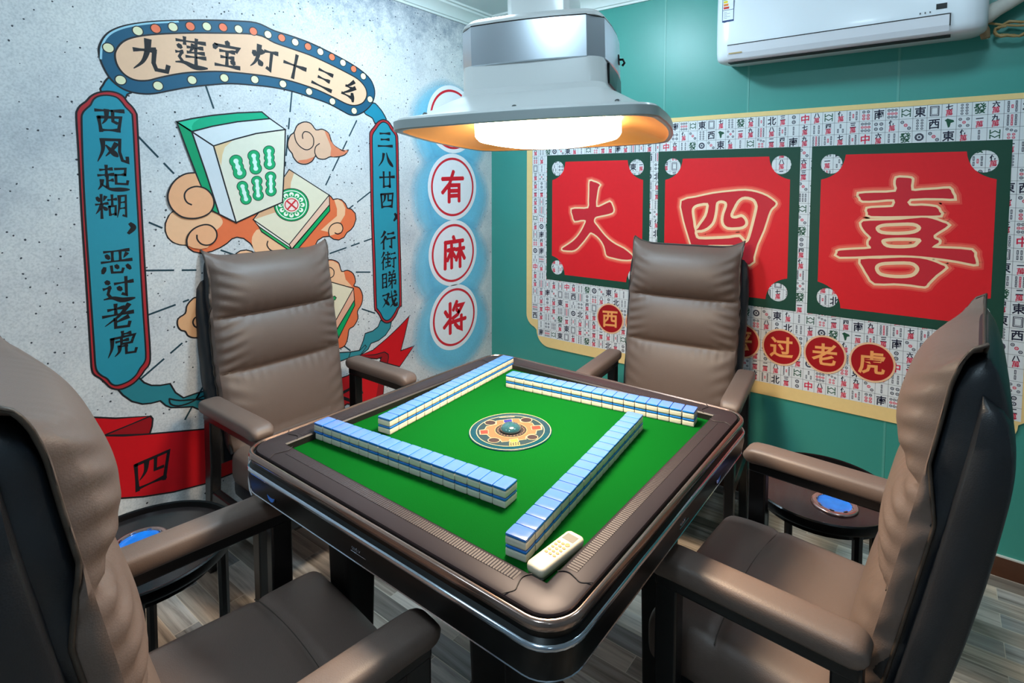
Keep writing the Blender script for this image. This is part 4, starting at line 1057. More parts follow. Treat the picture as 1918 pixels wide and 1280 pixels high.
# silver band: four wide faces and four corner facets
def octo(h, c, z, b=0.010):
    P = []
    for q in range(4):
        a = q*PI/2; ca, sa = math.cos(a), math.sin(a)
        for t in (-1,-0.5,0,0.5,1):
            x, y = h + b*(1-t*t), t*(h-c)
            P.append((x*ca - y*sa, x*sa + y*ca, z))
    return P
mb = MB()
mb.loft([octo(0.1705, 0.036, 0.154), octo(0.1735, 0.036, 0.156), octo(0.1735, 0.036, 0.246), octo(0.170, 0.036, 0.248)], True, True)
mb.build('silver_band', M['silver'], hood, True, 18)
mb = MB()
mb.loft([octo(0.1725, 0.036, 0.2465), octo(0.1725, 0.036, 0.2495)], True, True)
mb.build('seam', M['black_gap'], hood, False)
mb = MB()
mb.loft([bow(0.173, 0.040, 0.2485, 0.009), bow(0.172, 0.042, 0.256, 0.009), bow(0.163, 0.045, 0.266, 0.008), bow(0.146, 0.045, 0.273, 0.006), bow(0.115, 0.035, 0.277, 0.004), bow(0.095, 0.02, 0.278, 0.0)], True, True)
mb.build('top_cover', M['hood_white'], hood, True, 30)
mb = MB()
mb.loft([rrect(0.080, 0.080, 0.016, 0.276), rrect(0.080, 0.080, 0.016, 0.45), rrect(0.068, 0.068, 0.016, 0.46), rrect(0.068, 0.068, 0.016, ZC - HC.z - 0.012)], False, False)
mb.build('ceiling_column', M['hood_white'], hood, True, 30)
mb = MB()
mb.loft([rrect(0.11, 0.11, 0.016, ZC - HC.z - 0.030), rrect(0.11, 0.11, 0.016, ZC - HC.z - 0.010)], True, True)
mb.build('ceiling_plate', M['hood_white'], hood, True, 30)
for (sx, sy) in [(-0.215,-0.262),(0.0,-0.279),(0.215,-0.262),(-0.215,0.262),(0.0,0.279),(0.215,0.262),(0.262,-0.0),(-0.262,0.0)]:
    mb = MB(); mb.lathe([(0.0005,0.006),(0.0035,0.0055),(0.0058,0.003),(0.0062,0.0)], 14, center=(sx, sy, 0.0325))
    mb.build('screw', M['screw'], hood)
mb = MB()
mb.loft([[(0.1765 + 0.010*(1-(y/0.137)**2)*0.6, y, z) for y, z in ((-0.108,0.152),(-0.108,0.105),(-0.020,0.105),(0.108,0.105),(0.108,0.152),(0.02,0.152))], [(0.1735, y, z) for y, z in ((-0.108,0.152),(-0.108,0.105),(-0.020,0.105),(0.108,0.105),(0.108,0.152),(0.02,0.152))]], True, True)
mb.build('control_panel', M['black_gloss'], hood, False)
mb = MB(); mb.tube([(0.182,0.03,0.192),(0.194,0.03,0.192),(0.198,0.03,0.183),(0.192,0.03,0.176)], 0.003, 8); mb.box(0.180,0.185,0.022,0.038,0.180,0.204)
mb.build('hook', M['black_matte'], hood)

# ------------------------------------------------------------------ mahjong table
HI, TZ, FZ = 0.390, 0.780, 0.762
table = thing('mahjong_table', 'black automatic mahjong table with green felt and bronze rim in the middle of the room', 'table', (0, 0, 0))
def tpart(mb, name, mat, smooth=True, ang=30, parent=None):
    return mb.build(name, mat, parent or table, smooth, ang)
mb = MB(); mb.box(-HI-0.004, HI+0.004, -HI-0.004, HI+0.004, FZ-0.012, FZ); tpart(mb, 'felt', M['felt'], False)
# inner wall of the well
mb = MB()
mb.loft([rrect(HI, HI, 0.001, FZ-0.002, 1), rrect(HI, HI, 0.001, TZ-0.003, 1), rrect(HI+0.003, HI+0.003, 0.001, TZ, 1)], False, False)
o = tpart(mb, 'well_wall', M['black_matte'], False)
o.data.flip_normals()
# rim: flat bronze frame, rounded outside
def ringplate(h0, r0, z0, h1, r1, z1, n=8):
    return rrect(h0, h0, r0, z0, n), rrect(h1, h1, r1, z1, n)
mb = MB()
L = [rrect(HI+0.002, HI+0.002, 0.002, TZ-0.001), rrect(HI+0.004, HI+0.004, 0.003, TZ), rrect(0.408, 0.408, 0.010, TZ), rrect(0.444, 0.444, 0.044, TZ+0.0005), rrect(0.4505, 0.4505, 0.050, TZ-0.0015), rrect(0.4525, 0.4525, 0.052, TZ-0.006)]
mb.loft(L, False, False)
tpart(mb, 'rim', M['rim'])
for k in range(4):                      # ribbed strips on the four sides
    mb = MB(); a = k*PI/2; mb.xf = Matrix.Rotation(a, 4, 'Z')
    N = 230; x0, x1 = -0.345, 0.345
    V = []
    for i in range(N+1):
        x = x0 + (x1-x0)*i/N; z = TZ + (0.0011 if i % 2 else 0.0005)
        V += [(x, -0.4185, z), (x, -0.398, z)]
    mb.add(V, [(2*i, 2*i+2, 2*i+3, 2*i+1) for i in range(N)])
    mb.add([(x0,-0.4185,TZ),(x0,-0.4185,TZ+0.0007),(x1,-0.4185,TZ+0.0007),(x1,-0.4185,TZ)], [(0,3,2,1)])
    tpart(mb, 'ribbed_strip', M['rib'], False)
for sx in (-1, 1):                      # curved seams of the corner pieces
    for sy in (-1, 1):
        for flip in (0, 1):
            mb = MB()
            c = [(0.362,0.3915),(0.355,0.400),(0.3535,0.410),(0.358,0.424),(0.361,0.436),(0.350,0.4515)]
            c = smooth_line(c, 4)
            p = [((x if not flip else y)*sx, (y if not flip else x)*sy, TZ+0.0010) for x, y in c]
            mb.tube(p, 0.0009, 6)
            tpart(mb, 'corner_seam', M['black_gap'])
mb = MB()
mb.loft([rrect(0.4525,0.4525,0.052,TZ-0.004), rrect(0.4535,0.4535,0.053,TZ-0.012), rrect(0.458,0.458,0.057,TZ-0.012), rrect(0.4585,0.4585,0.0575,TZ-0.004)], False, False)
tpart(mb, 'rim_groove', M['black_matte'])
mb = MB()
mb.loft([rrect(0.4575,0.4575,0.0565,TZ-0.0045), rrect(0.4595,0.4595,0.0585,TZ-0.0015), rrect(0.4635,0.4635,0.0625,TZ-0.0015), rrect(0.4670,0.4670,0.066,TZ-0.005), rrect(0.4680,0.4680,0.067,TZ-0.010), rrect(0.4665,0.4665,0.0655,TZ-0.016)], False, False)
tpart(mb, 'bronze_edge', M['lip'], True, 50)
mb = MB()
mb.loft([rrect(0.4665,0.4665,0.0655,TZ-0.015), rrect(0.4610,0.4610,0.060,TZ-0.020), rrect(0.4610,0.4610,0.060,TZ-0.030), rrect(0.4680,0.4680,0.067,TZ-0.036)], False, False)
tpart(mb, 'shadow_gap', M['black_gloss'])
mb = MB()
mb.loft([rrect(0.4650,0.4650,0.064,TZ-0.0345), rrect(0.4700,0.4700,0.069,TZ-0.036), rrect(0.4715,0.4715,0.0705,TZ-0.039), rrect(0.4705,0.4705,0.0695,TZ-0.043)], False, False)
tpart(mb, 'chrome_strip', M['chrome'], True, 50)
mb = MB()
mb.loft([rrect(0.4700,0.4700,0.069,TZ-0.042), rrect(0.4700,0.4700,0.069,TZ-0.060), rrect(0.4650,0.4650,0.066,TZ-0.092), rrect(0.4600,0.4600,0.062,TZ-0.096), rrect(0.40,0.40,0.05,TZ-0.098)], False, True)
tpart(mb, 'apron', M['black_gloss'])
mb = MB()
mb.loft([rrect(0.4640,0.4640,0.0655,TZ-0.0915), rrect(0.4660,0.4660,0.067,TZ-0.0935), rrect(0.4625,0.4625,0.0640,TZ-0.0965)], False, False)
tpart(mb, 'thin_chrome_line', M['chrome'])
mb = MB()
mb.loft([rrect(0.415,0.415,0.05,TZ-0.097), rrect(0.40,0.40,0.05,TZ-0.165), rrect(0.37,0.37,0.05,TZ-0.185), rrect(0.20,0.20,0.05,TZ-0.20)], True, True)
tpart(mb, 'machine_case', M['black_matte'])
mb = MB()
mb.loft([rrect(0.10,0.10,0.03,TZ-0.20), rrect(0.085,0.085,0.03,0.10), rrect(0.12,0.12,0.03,0.04), rrect(0.12,0.12,0.03,0.02)], True, True)
tpart(mb, 'pedestal', M['black_matte'])
for sx in (-1, 1):
    for sy in (-1, 1):
        mb = MB()
        c0 = (sx*0.285, sy*0.285)
        mb.loft([rrect(0.032,0.032,0.010,0.0,3,c0[0],c0[1]), rrect(0.038,0.038,0.012,0.30,3,c0[0],c0[1]), rrect(0.045,0.045,0.014,TZ-0.17,3,c0[0],c0[1])], True, True)
        tpart(mb, 'leg', M['black_matte'])
# small silver script mark on the two aprons that show
for rot, px in ((0, 670), (PI/2, 1282)):
    mb = MB(); mb.xf = Matrix.Rotation(rot, 4, 'Z')
    cx = on_y(670, 1018, -0.4705).x if rot == 0 else on_x(1282, 962, 0.4705).y
    zc = TZ - 0.066; yy = -0.4702
    pts = [(cx-0.020+0.0019*k, yy, zc+0.0035+0.0035*math.sin(k*1.9)) for k in range(15)]
    mb.tube(pts, 0.0007, 6)
    mb.tube([(cx-0.022, yy, zc-0.003), (cx+0.024, yy, zc-0.003)], 0.0006, 6)
    tpart(mb, 'silver_mark', M['chrome'])
# round blue ashtray holders let into the apron near two corners
for face, c in (('y', Vector((on_y(506, 905, -0.469).x, -0.4680, TZ-0.0665))), ('x', Vector((0.4680, on_x(1346, 903, 0.469).y, TZ-0.0665)))):
    mb = MB(); mb.xf = Matrix.Translation(c) @ (Matrix.Rotation(PI/2, 4, 'X') if face == 'y' else Matrix.Rotation(PI/2, 4, 'Y'))
    mb.lathe([(0.0165,-0.004),(0.0165,0.0008),(0.0205,0.0008),(0.0205,-0.004)], 28)
    h = mb.build('ashtray_holder', M['black_gloss'], table)
    mb = MB(); mb.xf = Matrix.Translation(c) @ (Matrix.Rotation(PI/2, 4, 'X') if face == 'y' else Matrix.Rotation(PI/2, 4, 'Y'))
    mb.lathe([(0.0003,-0.0005),(0.010,0.0),(0.0165,0.0005)], 24)
    mb.build('blue_glass', M['dish_blue'], h)
# centre dial
def tab_print(base): return Print(lambda x, y: tuple(on_z(x, y, FZ)[:2]), lambda v, o: (v[0], v[1], FZ + o), base=base)
DC = (-0.019, 0.0127); DR = 0.109
dial = MB(); dial.lathe([(DR,0.0),(DR,0.0022),(DR-0.002,0.003),(0.0005,0.003)], 64, center=(DC[0],DC[1],FZ))
dial_o = dial.build('dial', ink(12, 54, 66, 0.2), table)
DZ = (860, 760, 9.59)
pr = tab_print(0.0034)
for r, w in ((DR-0.003, 0.0022), (DR*0.815, 0.0020)): pr.ring(DC, r, w, (160,142,110), 1, 64)
pr.disc(DC, DR*0.80, (16,42,50), 0, 64)
star = [(665,300),(790,285),(960,262),(1080,262),(1110,320),(1200,325),(1310,335),(1350,385),(1480,380),(1490,455),(1390,475),(1380,535),(1260,545),(1195,590),(1205,630),(1040,655),(900,665),(765,680),(740,640),(690,615),(560,605),(500,545),(375,545),(365,470),(460,455),(490,400),(570,385),(670,360)]
pr.fill(pr.P(star, DZ), (140,80,54), 2); pr.line(pr.P(star, DZ), 0.0015, (176,150,118), 3, True)
def dpx(cx, cy, rx, ry, n=28): return pr.P([(cx+rx*math.cos(2*PI*k/n), cy+ry*math.sin(2*PI*k/n)) for k in range(n)], DZ)
for cx, cy, rx, ry in ((560,335,105,46),(1205,285,108,46),(1315,595,105,48),(625,650,112,46)):
    pr.fill(dpx(cx, cy, rx, ry), (176,150,118), 4); pr.fill(dpx(cx, cy, rx*0.90, ry*0.88), (40,28,30), 5)
for q, c in (([(370,470),(520,462),(525,535),(385,545)],(160,44,34)), ([(1290,395),(1455,385),(1480,450),(1310,465)],(160,44,34)), ([(795,285),(950,268),(955,325),(805,335)],(30,32,110)), ([(905,640),(1050,620),(1068,680),(915,690)],(176,128,48))):
    pr.fill(pr.P(q, DZ), c, 4); pr.line(pr.P(q, DZ), 0.0012, (176,150,118), 5, True)
for k in range(5):
    x = 905+k*44
    pr.line(pr.P([(x,690),(x+6,748)], DZ), 0.0020, (172,138,72), 4)
    if k < 4: pr.line(pr.P([(x,712-2*(k%2)*8),(x+40,708)], DZ), 0.0014, (172,138,72), 4)
pr.line(pr.P([(900,742),(1100,732)], DZ), 0.0014, (172,138,72), 4)
pr.line(pr.P([(725,240),(990,226)], DZ), 0.0028, (160,146,122), 4)
pr.fill(dpx(930,470,292,135), (176,132,92), 6); pr.fill(dpx(930,470,282,128), (32,26,28), 7)
for k in range(24):
    a = 2*PI*k/24
    pr.fill(dpx(930+238*math.cos(a), 470+105*math.sin(a), 14, 8, 8), (104,84,66), 8)
pr.done('dial_print', dial_o)
c = on_z(925, 470*1.0/1, FZ) if False else on_z(860+925/9.59, 760+470/9.59, FZ)
mb = MB(); mb.lathe([(0.0275,0.0065),(0.0275,0.009),(0.026,0.013),(0.020,0.0185),(0.012,0.0215),(0.0005,0.0225)], 36, center=(c.x, c.y, FZ))
M['dome'] = plain('smoked_teal_dome', srgb(34,72,80), 0.05, coat=1.0)
mb.build('dice_dome', M['dome'], dial_o, True, 60)
mb = MB(); c = on_z(482, 905, 0.70)
c = Vector((-0.473, -0.425, 0))
mb.tube([(-0.4735,-0.44,0.742),(-0.4745,-0.441,0.715),(-0.474,-0.442,0.68),(-0.466,-0.444,0.665),(-0.452,-0.446,0.655)], 0.0016, 8)
tag(mb.build('charging_wire', M['wire']), 'thin pale wire hanging down the left corner of the mahjong table', 'wire')

# ------------------------------------------------------------------ tiles: four walls of eighteen stacks
TW, TD, TH = 0.03305, 0.0435, 0.0208
V, F_ = round_box(TW/2-0.00035, TD/2, 0.0148/2, 0.0026, 6, 6, 6)
mb = MB(); mb.add([v + Vector((0,0,0.0074)) for v in V], F_)
me_body = mb.build('mahjong_tile', M['tile_body'])
V, F_ = round_box(TW/2-0.00035, TD/2, 0.0064/2, 0.0024, 6, 6, 4)
mb = MB()
mb.add([v + Vector((0,0,0.0178-0.0003)) for v in V], F_)
me_back = mb.build('tile_back', [M['tile_blue'], M['tile_line']], me_body)
for p in me_back.data.polygons:
    if p.center.z < 0.01985: p.material_index = 1
ROWS = [  # foot line of each wall of tiles, how its label names it, and its two ends
    ('green', (-0.2320,0.2445), (0.3615,0.3216), 'row on the poster side', ('left', 'right')),
    ('mural', (-0.2551,-0.1899), (-0.3252,0.4003), 'row by the mural chair', ('near', 'far')),
    ('front', (-0.3962,-0.3149), (0.1937,-0.2592), 'row by the left foreground chair', ('left', 'right')),
    ('right', (0.3233,-0.3588), (0.2581,0.2307), 'row touching the remote', ('near', 'far'))]
ORD = ['first','second','third','fourth','fifth','sixth','seventh','eighth','ninth','tenth','eleventh','twelfth','thirteenth','fourteenth','fifteenth','sixteenth','seventeenth','eighteenth']
first = True
rnd = random.Random(3)
for key, a, b2, desc, ends in ROWS:
    a, b2 = Vector(a), Vector(b2); L = (b2-a).length; d = (b2-a)/L
    nrm = Vector((-d.y, d.x))
    ang = math.atan2(d.y, d.x)
    step = L/18.0
    for k in range(18):
        for up in (0, 1):
            c = a + d*(step*(k+0.5)) + nrm*(TD/2)
            gap = 0.0014 if (key == 'green' and k == 17) or (key == 'front' and k == 0) else 0.0
            c = c + d*(gap*(1 if k == 17 else -1))
            c = c + nrm*rnd.uniform(-0.0004, 0.0004)
            if k < 9: pos = '%s stack from the %s end' % (ORD[k], ends[0])
            else: pos = '%s stack from the %s end' % (ORD[17-k], ends[1])
            lab = '%s blue tile, %s, %s' % ('upper' if up else 'lower', pos, desc)
            if first:
                o = me_body; first = False; ch = me_back
            else:
                o = me_body.copy(); COL.objects.link(o)
                ch = me_back.copy(); COL.objects.link(ch); ch.parent = o
            o.location = (c.x, c.y, FZ + 0.0002 + up*(TH+0.0002))
            o.rotation_euler = (0, 0, ang + rnd.uniform(-0.004, 0.004))
            tag(o, lab, 'mahjong tile', 'stacked mahjong tiles on the table')

# ------------------------------------------------------------------ remote control
rem = thing('remote_control', 'cream air conditioner remote with orange buttons lying in the near corner of the felt', 'remote control', (0.3610, -0.3220, FZ+0.0004), rotz=-0.095)
RW, RL = 0.0190, 0.0585
mb = MB()
mb.loft([rrect(RW-0.004, RL-0.004, 0.006, 0.000), rrect(RW-0.0015, RL-0.002, 0.007, 0.003), rrect(RW-0.0008, RL-0.0015, 0.008, 0.0085)], True, False)
mb.build('underside', M['remote_dark'], rem)
mb = MB()
mb.loft([rrect(RW-0.0006, RL-0.001, 0.008, 0.0083), rrect(RW, RL, 0.009, 0.0110), rrect(RW, RL, 0.009, 0.0165), rrect(RW-0.0012, RL-0.0012, 0.008, 0.0195), rrect(RW-0.004, RL-0.004, 0.006, 0.0212)], True, True)
mb.build('casing', M['remote'], rem, True, 50)
mb = MB(); mb.box(-0.012, 0.012, 0.030, 0.0475, 0.0205, 0.0216)
mb.build('screen', M['remote_lcd'], rem, False)
for (x, y, rx, ry) in [(0.0085,0.020,0.0045,0.0045)] + [(-0.009+0.009*i, 0.018-0.0085*j, 0.0034, 0.0026) for j in range(5) for i in range(3) if not (i == 2 and j == 0)]:
    mb = MB(); mb.loft([[(x+rx*math.cos(2*PI*k/14), y+ry*math.sin(2*PI*k/14), z) for k in range(14)] for z in (0.0208, 0.0220)], True, True)
    mb.build('button', M['remote_btn'], rem)

# ------------------------------------------------------------------ reclining mahjong chairs
def back_front(z):
    """forward face of the backrest: y as a function of height"""
    t = max(0.0, (z-0.44)/0.70)
    return -0.125 - 0.140*t**0.92
def chair_meshes():
    parts = []
    # seat cushion
    def seat_def(p):
        x, y, z = p
        u, w = x/0.250, (y-0.045)/0.20
        if z > 0: z += 0.020*(1-u*u)*(1-0.5*w*w)
        # front roll dips over, seam groove across
        if y > 0.16: z -= 0.012*((y-0.16)/0.09)**2 * (1 if z > 0 else 0.2)
        g = math.exp(-((y-0.085-0.012*(1-u*u))/0.010)**2)
        if z > 0.02: z -= 0.007*g
        x += 0.006*math.sin(14*y + 3*z)*abs(u)**3*(1 if z > -0.05 else 0)
        x *= 1 + 0.02*(1-(z/0.08)**2)
        z -= 0.0
        return Vector((x, y, z))
    V, F = round_box(0.250, 0.2, 0.0625, 0.034, 30, 36, 10, lambda p: seat_def(Vector((p.x, p.y+0.045, p.z))))
    mb = MB(); mb.add([v + Vector((0,0,0.385)) for v in V], F)
    parts.append(('seat', mb, 'taupe', 60))
    mb = MB()
    V, F = round_box(0.235, 0.19, 0.035, 0.015, 6, 6, 3); mb.add([v + Vector((0,0.03,0.300)) for v in V], F)
    parts.append(('seat_base', mb, 'dark_leather', 40))
    # seam lying in the groove across the seat
    mb = MB()
    pts = []
    for k in range(25):
        u = -0.96 + 1.92*k/24; y = 0.085 + 0.012*(1-u*u)
        pts.append((u*0.25, y, 0.385 + 0.0625 + 0.020*(1-u*u)*0.97 - 0.0062 - 0.03*max(0, abs(u)-0.86)))
    mb.tube(pts, 0.0014, 6); parts.append(('seat_seam', mb, 'piping', 60))
    # backrest cushion : three puffed sections, front faces +y
    Z0, Z1 = 0.425, 1.140
    SEAM = [Z0, 0.705, 0.915, Z1]
    AMP = [0.045, 0.052, 0.084]
    NU, NV = 48, 96
    rn = random.Random(5)
    ph = [rn.uniform(0, 6.28) for _ in range(12)]
    def thick(u, z):
        for i in range(3):
            if z <= SEAM[i+1] + 1e-9:
                s = (z-SEAM[i])/(SEAM[i+1]-SEAM[i]); break
        s = min(1, max(0, s))
        if i == 2: prof = (math.sin(PI*min(1, s*0.96+0.03))**0.55)*(1-0.25*s) * (1.0)
        else: prof = math.sin(PI*s)**0.5
        if i == 0 and s < 0.5: prof = max(prof, 0.75)
        au = abs(u)
        edge = (1-au**4)**0.6 if au < 1 else 0
        t = AMP[i]*prof*edge
        # pull wrinkles running in from the sides and puckers below the seams
        wa = max(0, (au-0.45)/0.55)
        w = wa*wa*(1-au**14)*0.0085*math.sin(2*PI*(5.2*s + 1.9*(1-au)*(1 if i != 1 else -1)) + ph[i] + (1.7 if u > 0 else 0))*(1.0 if i > 0 else 0.45)
        w += (0.6+0.4*math.sin(5*u+ph[9]))*0.0022*math.exp(-((s-0.93)/0.10)**2)*math.sin(2*PI*7*u + ph[i+3])*(0.4 if i == 2 else 1)*(1-au**6)
        w += (0.6+0.4*math.sin(4*u+ph[10]))*0.0018*math.exp(-((s-0.10)/0.10)**2)*math.sin(2*PI*6*u + ph[i+6])*(1-au**6)
        return max(0.0, t + w)
    def half_w(z):
        t = (z-Z0)/(Z1-Z0)
        return 0.245 + 0.006*math.sin(PI*t) - 0.016*(1-t)**2 - 0.012*t**3
    BASE = 0.050
    V = []; F = []
    def top_z(u):       # top edge sags between the pinched ears
        return 0.030*abs(u)**9 - 0.005
    for j in range(NV+1):
        z = Z0 + (Z1-Z0)*j/NV
        hw = half_w(z)
        tt = (z-Z0)/(Z1-Z0)
        for i in range(NU+1):
            u = -1 + 2*i/NU
            th = thick(u, z)
            endc = 1.0
            if tt > 0.955: endc = max(0.0, 1-((tt-0.955)/0.045)**2)
            bs = BASE*(0.35+0.65*math.sqrt(max(0, 1-((max(0, tt-0.90))/0.10)**2)))
            y = back_front(z) - 0.035 + (th*0.9*(0.25+0.75*endc)) - 0.03*0
            y -= (BASE - bs)
            ear = 0.016*max(0, (tt-0.88)/0.12)*abs(u)**8*math.copysign(1, u)
            V.append((u*hw + ear, y, z + top_z(u)*max(0, (tt-0.8)/0.2)**2))
    n1 = NU+1
    for j in range(NV):
        for i in range(NU):
            F.append((j*n1+i, j*n1+i+1, (j+1)*n1+i+1, (j+1)*n1+i)[::-1])
    # gusset: border of the front grid pulled back
    border = [i for i in range(n1)] + [j*n1+NU for j in range(1, NV+1)] + [NV*n1+i for i in range(NU-1, -1, -1)] + [j*n1 for j in range(NV-1, 0, -1)]
    nb = len(border)
    rows = [border]
    for q, (dep, inset) in enumerate(((0.012, 0.005), (0.024, 0.003), (0.034, 0.000))):
        base = len(V); row = []
        for k, bi in enumerate(border):
            x, y, z = V[bi]
            tt = (z-Z0)/(Z1-Z0)
            f = 1.0 - 0.88*min(1, max(0, (tt-0.60)/0.14))
            wob = 0.0042*math.sin(k*0.62 + q*0.8)*(0.6+0.4*math.sin(k*0.17)) * (1 if abs(x) > 0.2 else 0.3)
            V.append((x + math.copysign(inset + wob, x)*min(1, abs(x)/0.2), y - dep*f, z + (0.002 if tt > 0.98 else 0)))
            row.append(base + k)
        for k in range(nb):
            k2 = (k+1) % nb
            F.append((rows[-1][k], rows[-1][k2], row[k2], row[k])[::-1])
        rows.append(row)
    mb = MB(); mb.add(V, F)
    parts.append(('back_cushion', mb, 'taupe', 70))
    seam_loop = [V[i] for i in rows[0]]
    seam2 = [V[i] for i in rows[-1]]
    # piping round the front edge of the cushion
    mb = MB()
    Lp = [Vector(p) for p in seam2]
    Lp = Lp[n1-1+1:]                       # leave out the lower edge
    Lp = [p + Vector((math.copysign(0.0015, p.x)*min(1, abs(p.x)*8), 0.0, 0.001)) for p in Lp]
    mb.tube(Lp, 0.0034, 8); parts.append(('piping', mb, 'piping', 60))
    for zz in SEAM[1:3]:
        mb = MB()
        mb.tube([(u*half_w(zz), back_front(zz) - 0.035 + thick(u, zz)*0.9 + 0.0008, zz) for u in [-0.97+1.94*k/30 for k in range(31)]], 0.0018, 6)
        parts.append(('back_seam', mb, 'piping', 60))
    # black rear half of the cushion
    def cush(dep0, dep1, w0, w1, z0, z1, top_r, nm, mat, puff, bulge_back, head=0.0):
        mb = MB(); NJ = 40; loops = []
        for j in range(NJ+1):
            t = j/NJ; z = z0 + (z1-z0)*t
            sh = math.sqrt(max(0.0, 1-max(0, (t-1+top_r)/top_r)**2.4)) if t > 1-top_r else 1.0
            shb = math.sqrt(max(0.0, 1-max(0, (0.08-t)/0.08)**2)) if t < 0.08 else 1.0
            hw = w0*(1-t) + w1*t
            hw *= (0.90 + 0.10*sh)
            zz = min(1, max(0, (z-0.76)/0.22)); hb = head*(zz*zz*(3-2*zz))
            d = (dep1-dep0+hb)*max(0.06, sh*shb) + bulge_back*math.sin(PI*t)
            yb = back_front(z) - dep0 - (0.0325*(1 - math.sqrt(max(0.0, 1 - max(0, (t-0.9)/0.1)**2))) if head else 0.0)
            wob = puff*math.sin(11*t*PI)
            L = []
            n = 20
            for k in range(n):
                a = 2*PI*k/n
                ca, sa = math.cos(a), math.sin(a)
                ex = 0.28
                cx = math.copysign(abs(ca)**ex, ca); cy = math.copysign(abs(sa)**ex, sa)
                L.append((cx*(hw + wob), yb - d*(0.5-0.5*cy), z))
            loops.append(L)
        mb.loft(loops, True, True)
        return (nm, mb, mat, 60)
    parts.append(cush(0.037, 0.092, 0.238, 0.252, 0.42, 1.140, 0.30, 'cushion_back', 'dark_leather', 0.0020, 0.006, 0.046))
    parts.append(cush(0.078, 0.140, 0.262, 0.280, 0.38, 1.085, 0.24, 'back_shell', 'dark_leather', 0.0008, 0.016))
    # armrests with black rails and legs
    for s in (-1, 1):
        x = s*0.294
        mb = MB(); loops = []
        y0, y1 = -0.205, 0.205
        for k in range(25):
            t = k/24; y = y0 + (y1-y0)*(1-math.cos(PI*t))/2
            e = math.sqrt(max(0.0, 1-abs(2*t-1)**10)) if True else 1
            e = max(e, 0.25)
            yy = min(y-y0, y1-y); f = math.sqrt(max(0, 1-max(0, 1-yy/0.03)**2)) if yy < 0.03 else 1
            f = max(0.18, f)
            L = []
            for q in range(18):
                a = 2*PI*q/18; ca, sa = math.cos(a), math.sin(a)
                cx = math.copysign(abs(ca)**0.5, ca); cz = math.copysign(abs(sa)**0.6, sa)
                L.append((x + cx*0.0375*(0.55+0.45*f), y, 0.622 + cz*0.024*f - 0.006*max(0, (y-0.13)/0.075)**2 - (0.004 if cz < 0 and False else 0)))
            loops.append(L)
        mb.loft(loops, True, True); parts.append(('arm_pad', mb, 'taupe', 60))
        mb = MB(); mb.box(x-0.020, x+0.020, -0.195, 0.190, 0.570, 0.600); parts.append(('arm_rail', mb, 'black_frame', 30))
        for (ya, yb, dy) in ((0.140, 0.190, 0.0), (-0.195, -0.145, -0.03)):
            mb = MB()
            mb.loft([[(x-0.017, ya+dy+0.006, 0.0),(x+0.017, ya+dy+0.006, 0.0),(x+0.017, yb+dy-0.006, 0.0),(x-0.017, yb+dy-0.006, 0.0)],
                     [(x-0.018, ya, 0.40),(x+0.018, ya, 0.40),(x+0.018, yb, 0.40),(x-0.018, yb, 0.40)],
                     [(x-0.018, ya, 0.580),(x+0.018, ya, 0.580),(x+0.018, yb, 0.580),(x-0.018, yb, 0.580)]])
            parts.append(('leg', mb, 'black_frame', 30))
        mb = MB(); mb.box(x-0.014, x+0.014, -0.17, 0.165, 0.275, 0.315); parts.append(('side_rail', mb, 'black_frame', 30))
        mb = MB(); mb.box(min(x, s*0.20), max(x, s*0.20), -0.02, 0.03, 0.28, 0.31); parts.append(('cross_rail', mb, 'black_frame', 30))
    return parts
CH = [('taupe leather reclining armchair with its back to the mural wall', (-1.030, 0.068), -PI/2 - 0.0, 0.0),
      ('taupe leather reclining armchair in front of the red character poster', (-0.021, 1.010), PI + 0.13, 0.0),
      ('taupe leather reclining armchair at the right, seen from beside its back', (0.620, 0.270), PI/2 - 0.05, 0.0),
      ('taupe leather reclining armchair in the left foreground with its back to the camera', (-0.160, -0.588), -0.115, 0.0)]
proto = None
for k, (lab, (x, y), rz, _) in enumerate(CH):
    t = thing('reclining_armchair', lab, 'armchair', (x, y, 0), rotz=rz, group='armchairs around the mahjong table')
    if proto is None:
        proto = t; kids = []
        made = {}
        for nm, mb, mat, ang in chair_meshes():
            par = made.get('back_cushion') if nm in ('piping', 'back_seam') else made.get('seat') if nm == 'seat_seam' else t
            o = mb.build(nm, M[mat], par, True, ang)
            if nm in ('arm_rail', 'side_rail', 'leg'): bevel(o, 0.005, 2)
            made[nm] = o
    else:
        for c in list(proto.children):
            q = c.copy(); COL.objects.link(q); q.parent = t
            for g in c.children:
                r = g.copy(); COL.objects.link(r); r.parent = q

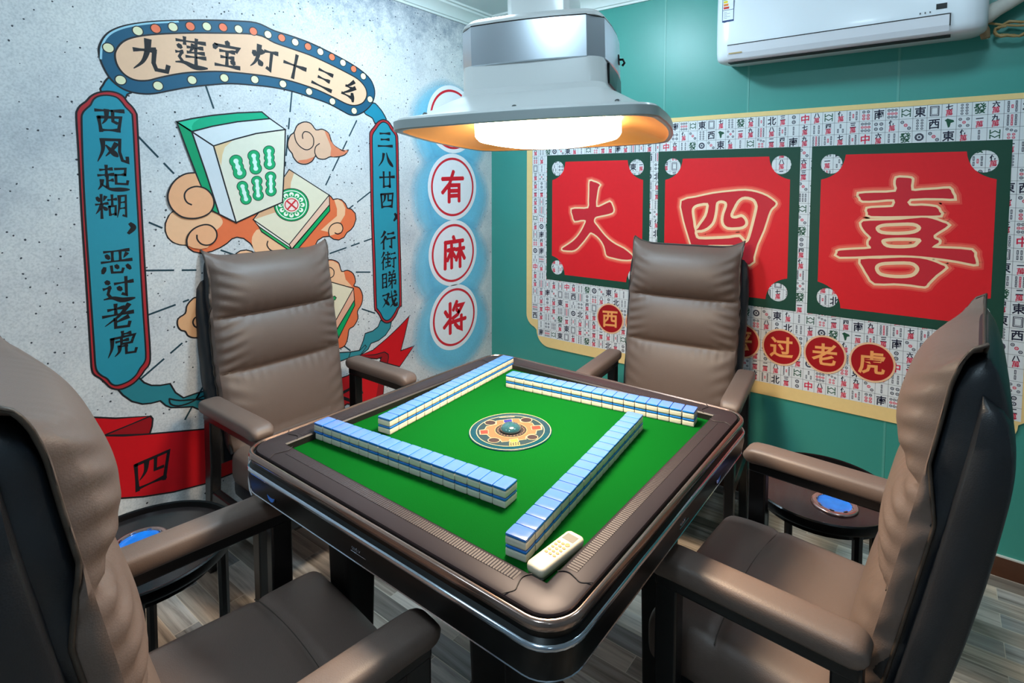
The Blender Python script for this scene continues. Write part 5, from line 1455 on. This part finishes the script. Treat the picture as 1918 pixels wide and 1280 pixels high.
# ------------------------------------------------------------------ round side tables
def side_table(lab, c, r, h, topmat, dish, turn):
    t = thing('side_table', lab, 'side table', (c[0], c[1], 0), rotz=turn, group='round tray tables between the chairs')
    mb = MB(); mb.lathe([(0.001,h-0.016),(r-0.012,h-0.016),(r-0.010,h-0.010)], 56); mb.lathe([(0.001,h-0.010),(r-0.010,h-0.010)], 56)
    mb.build('tray_top', topmat, t)
    mb = MB(); mb.lathe([(r-0.013,h-0.0105),(r-0.010,h+0.004),(r-0.004,h+0.006),(r,h+0.003),(r+0.001,h-0.016),(r-0.004,h-0.024),(r-0.016,h-0.024)], 56)
    mb.build('raised_rim', M['black_gloss'], t, True, 50)
    for a in (0.3, 0.3+PI/2, 0.3+PI, 0.3+1.5*PI):
        mb = MB(); x, y = (r-0.035)*math.cos(a), (r-0.035)*math.sin(a)
        mb.loft([[(x*1.02+0.013*math.cos(q*PI/4), y*1.02+0.013*math.sin(q*PI/4), 0.0) for q in range(8)], [(x+0.015*math.cos(q*PI/4), y+0.015*math.sin(q*PI/4), h-0.02) for q in range(8)]])
        mb.build('leg', M['black_frame'], t)
    mb = MB()
    mb.lathe([(r-0.06,h-0.05),(r-0.03,h-0.05),(r-0.03,h-0.022),(r-0.06,h-0.022),(r-0.06,h-0.05)], 40)
    mb.build('under_ring', M['black_frame'], t, False)
    return t
def ashtray(lab, c, z):
    t = thing('ashtray', lab, 'ashtray', (c[0], c[1], z), group='blue ashtrays on the side tables')
    mb = MB(); mb.lathe([(0.052,0.0),(0.0525,0.002),(0.050,0.0045),(0.046,0.0055),(0.0385,0.0045),(0.0375,0.002)], 44)
    rim = mb.build('rim', M['dish_metal'], t, True, 60)
    t.scale = (1.25, 1.25, 1.25)
    mb = MB(); mb.lathe([(0.0378,0.0035),(0.033,0.0015),(0.022,0.0010),(0.0004,0.0010)], 36)
    mb.build('blue_glass', M['dish_blue'], t, True, 60)
    for k in range(8):
        a = 2*PI*k/8
        mb = MB(); mb.xf = Matrix.Rotation(a, 4, 'Z')
        mb.tube([(0.0385,-0.005,0.0055),(0.0395,0.0,0.0062),(0.0385,0.005,0.0055)], 0.0016, 6)
        mb.build('stud', M['chrome'], rim)
    return t
side_table('dark round tray table between the right chair and the poster chair', (0.600, 0.820), 0.220, 0.450, M['brown_top'], None, 0.4)
cR = on_z(1563, 943, 0.445); ashtray('blue ashtray on the tray table at the right', (cR.x, cR.y), 0.4405)
side_table('black round tray table between the mural chair and the left foreground chair', (-0.795, -0.565), 0.212, 0.450, M['black_top'], None, 0.9)
cL = on_z(262, 1014, 0.445); ashtray('blue ashtray on the tray table at the left', (cL.x, cL.y), 0.4405)
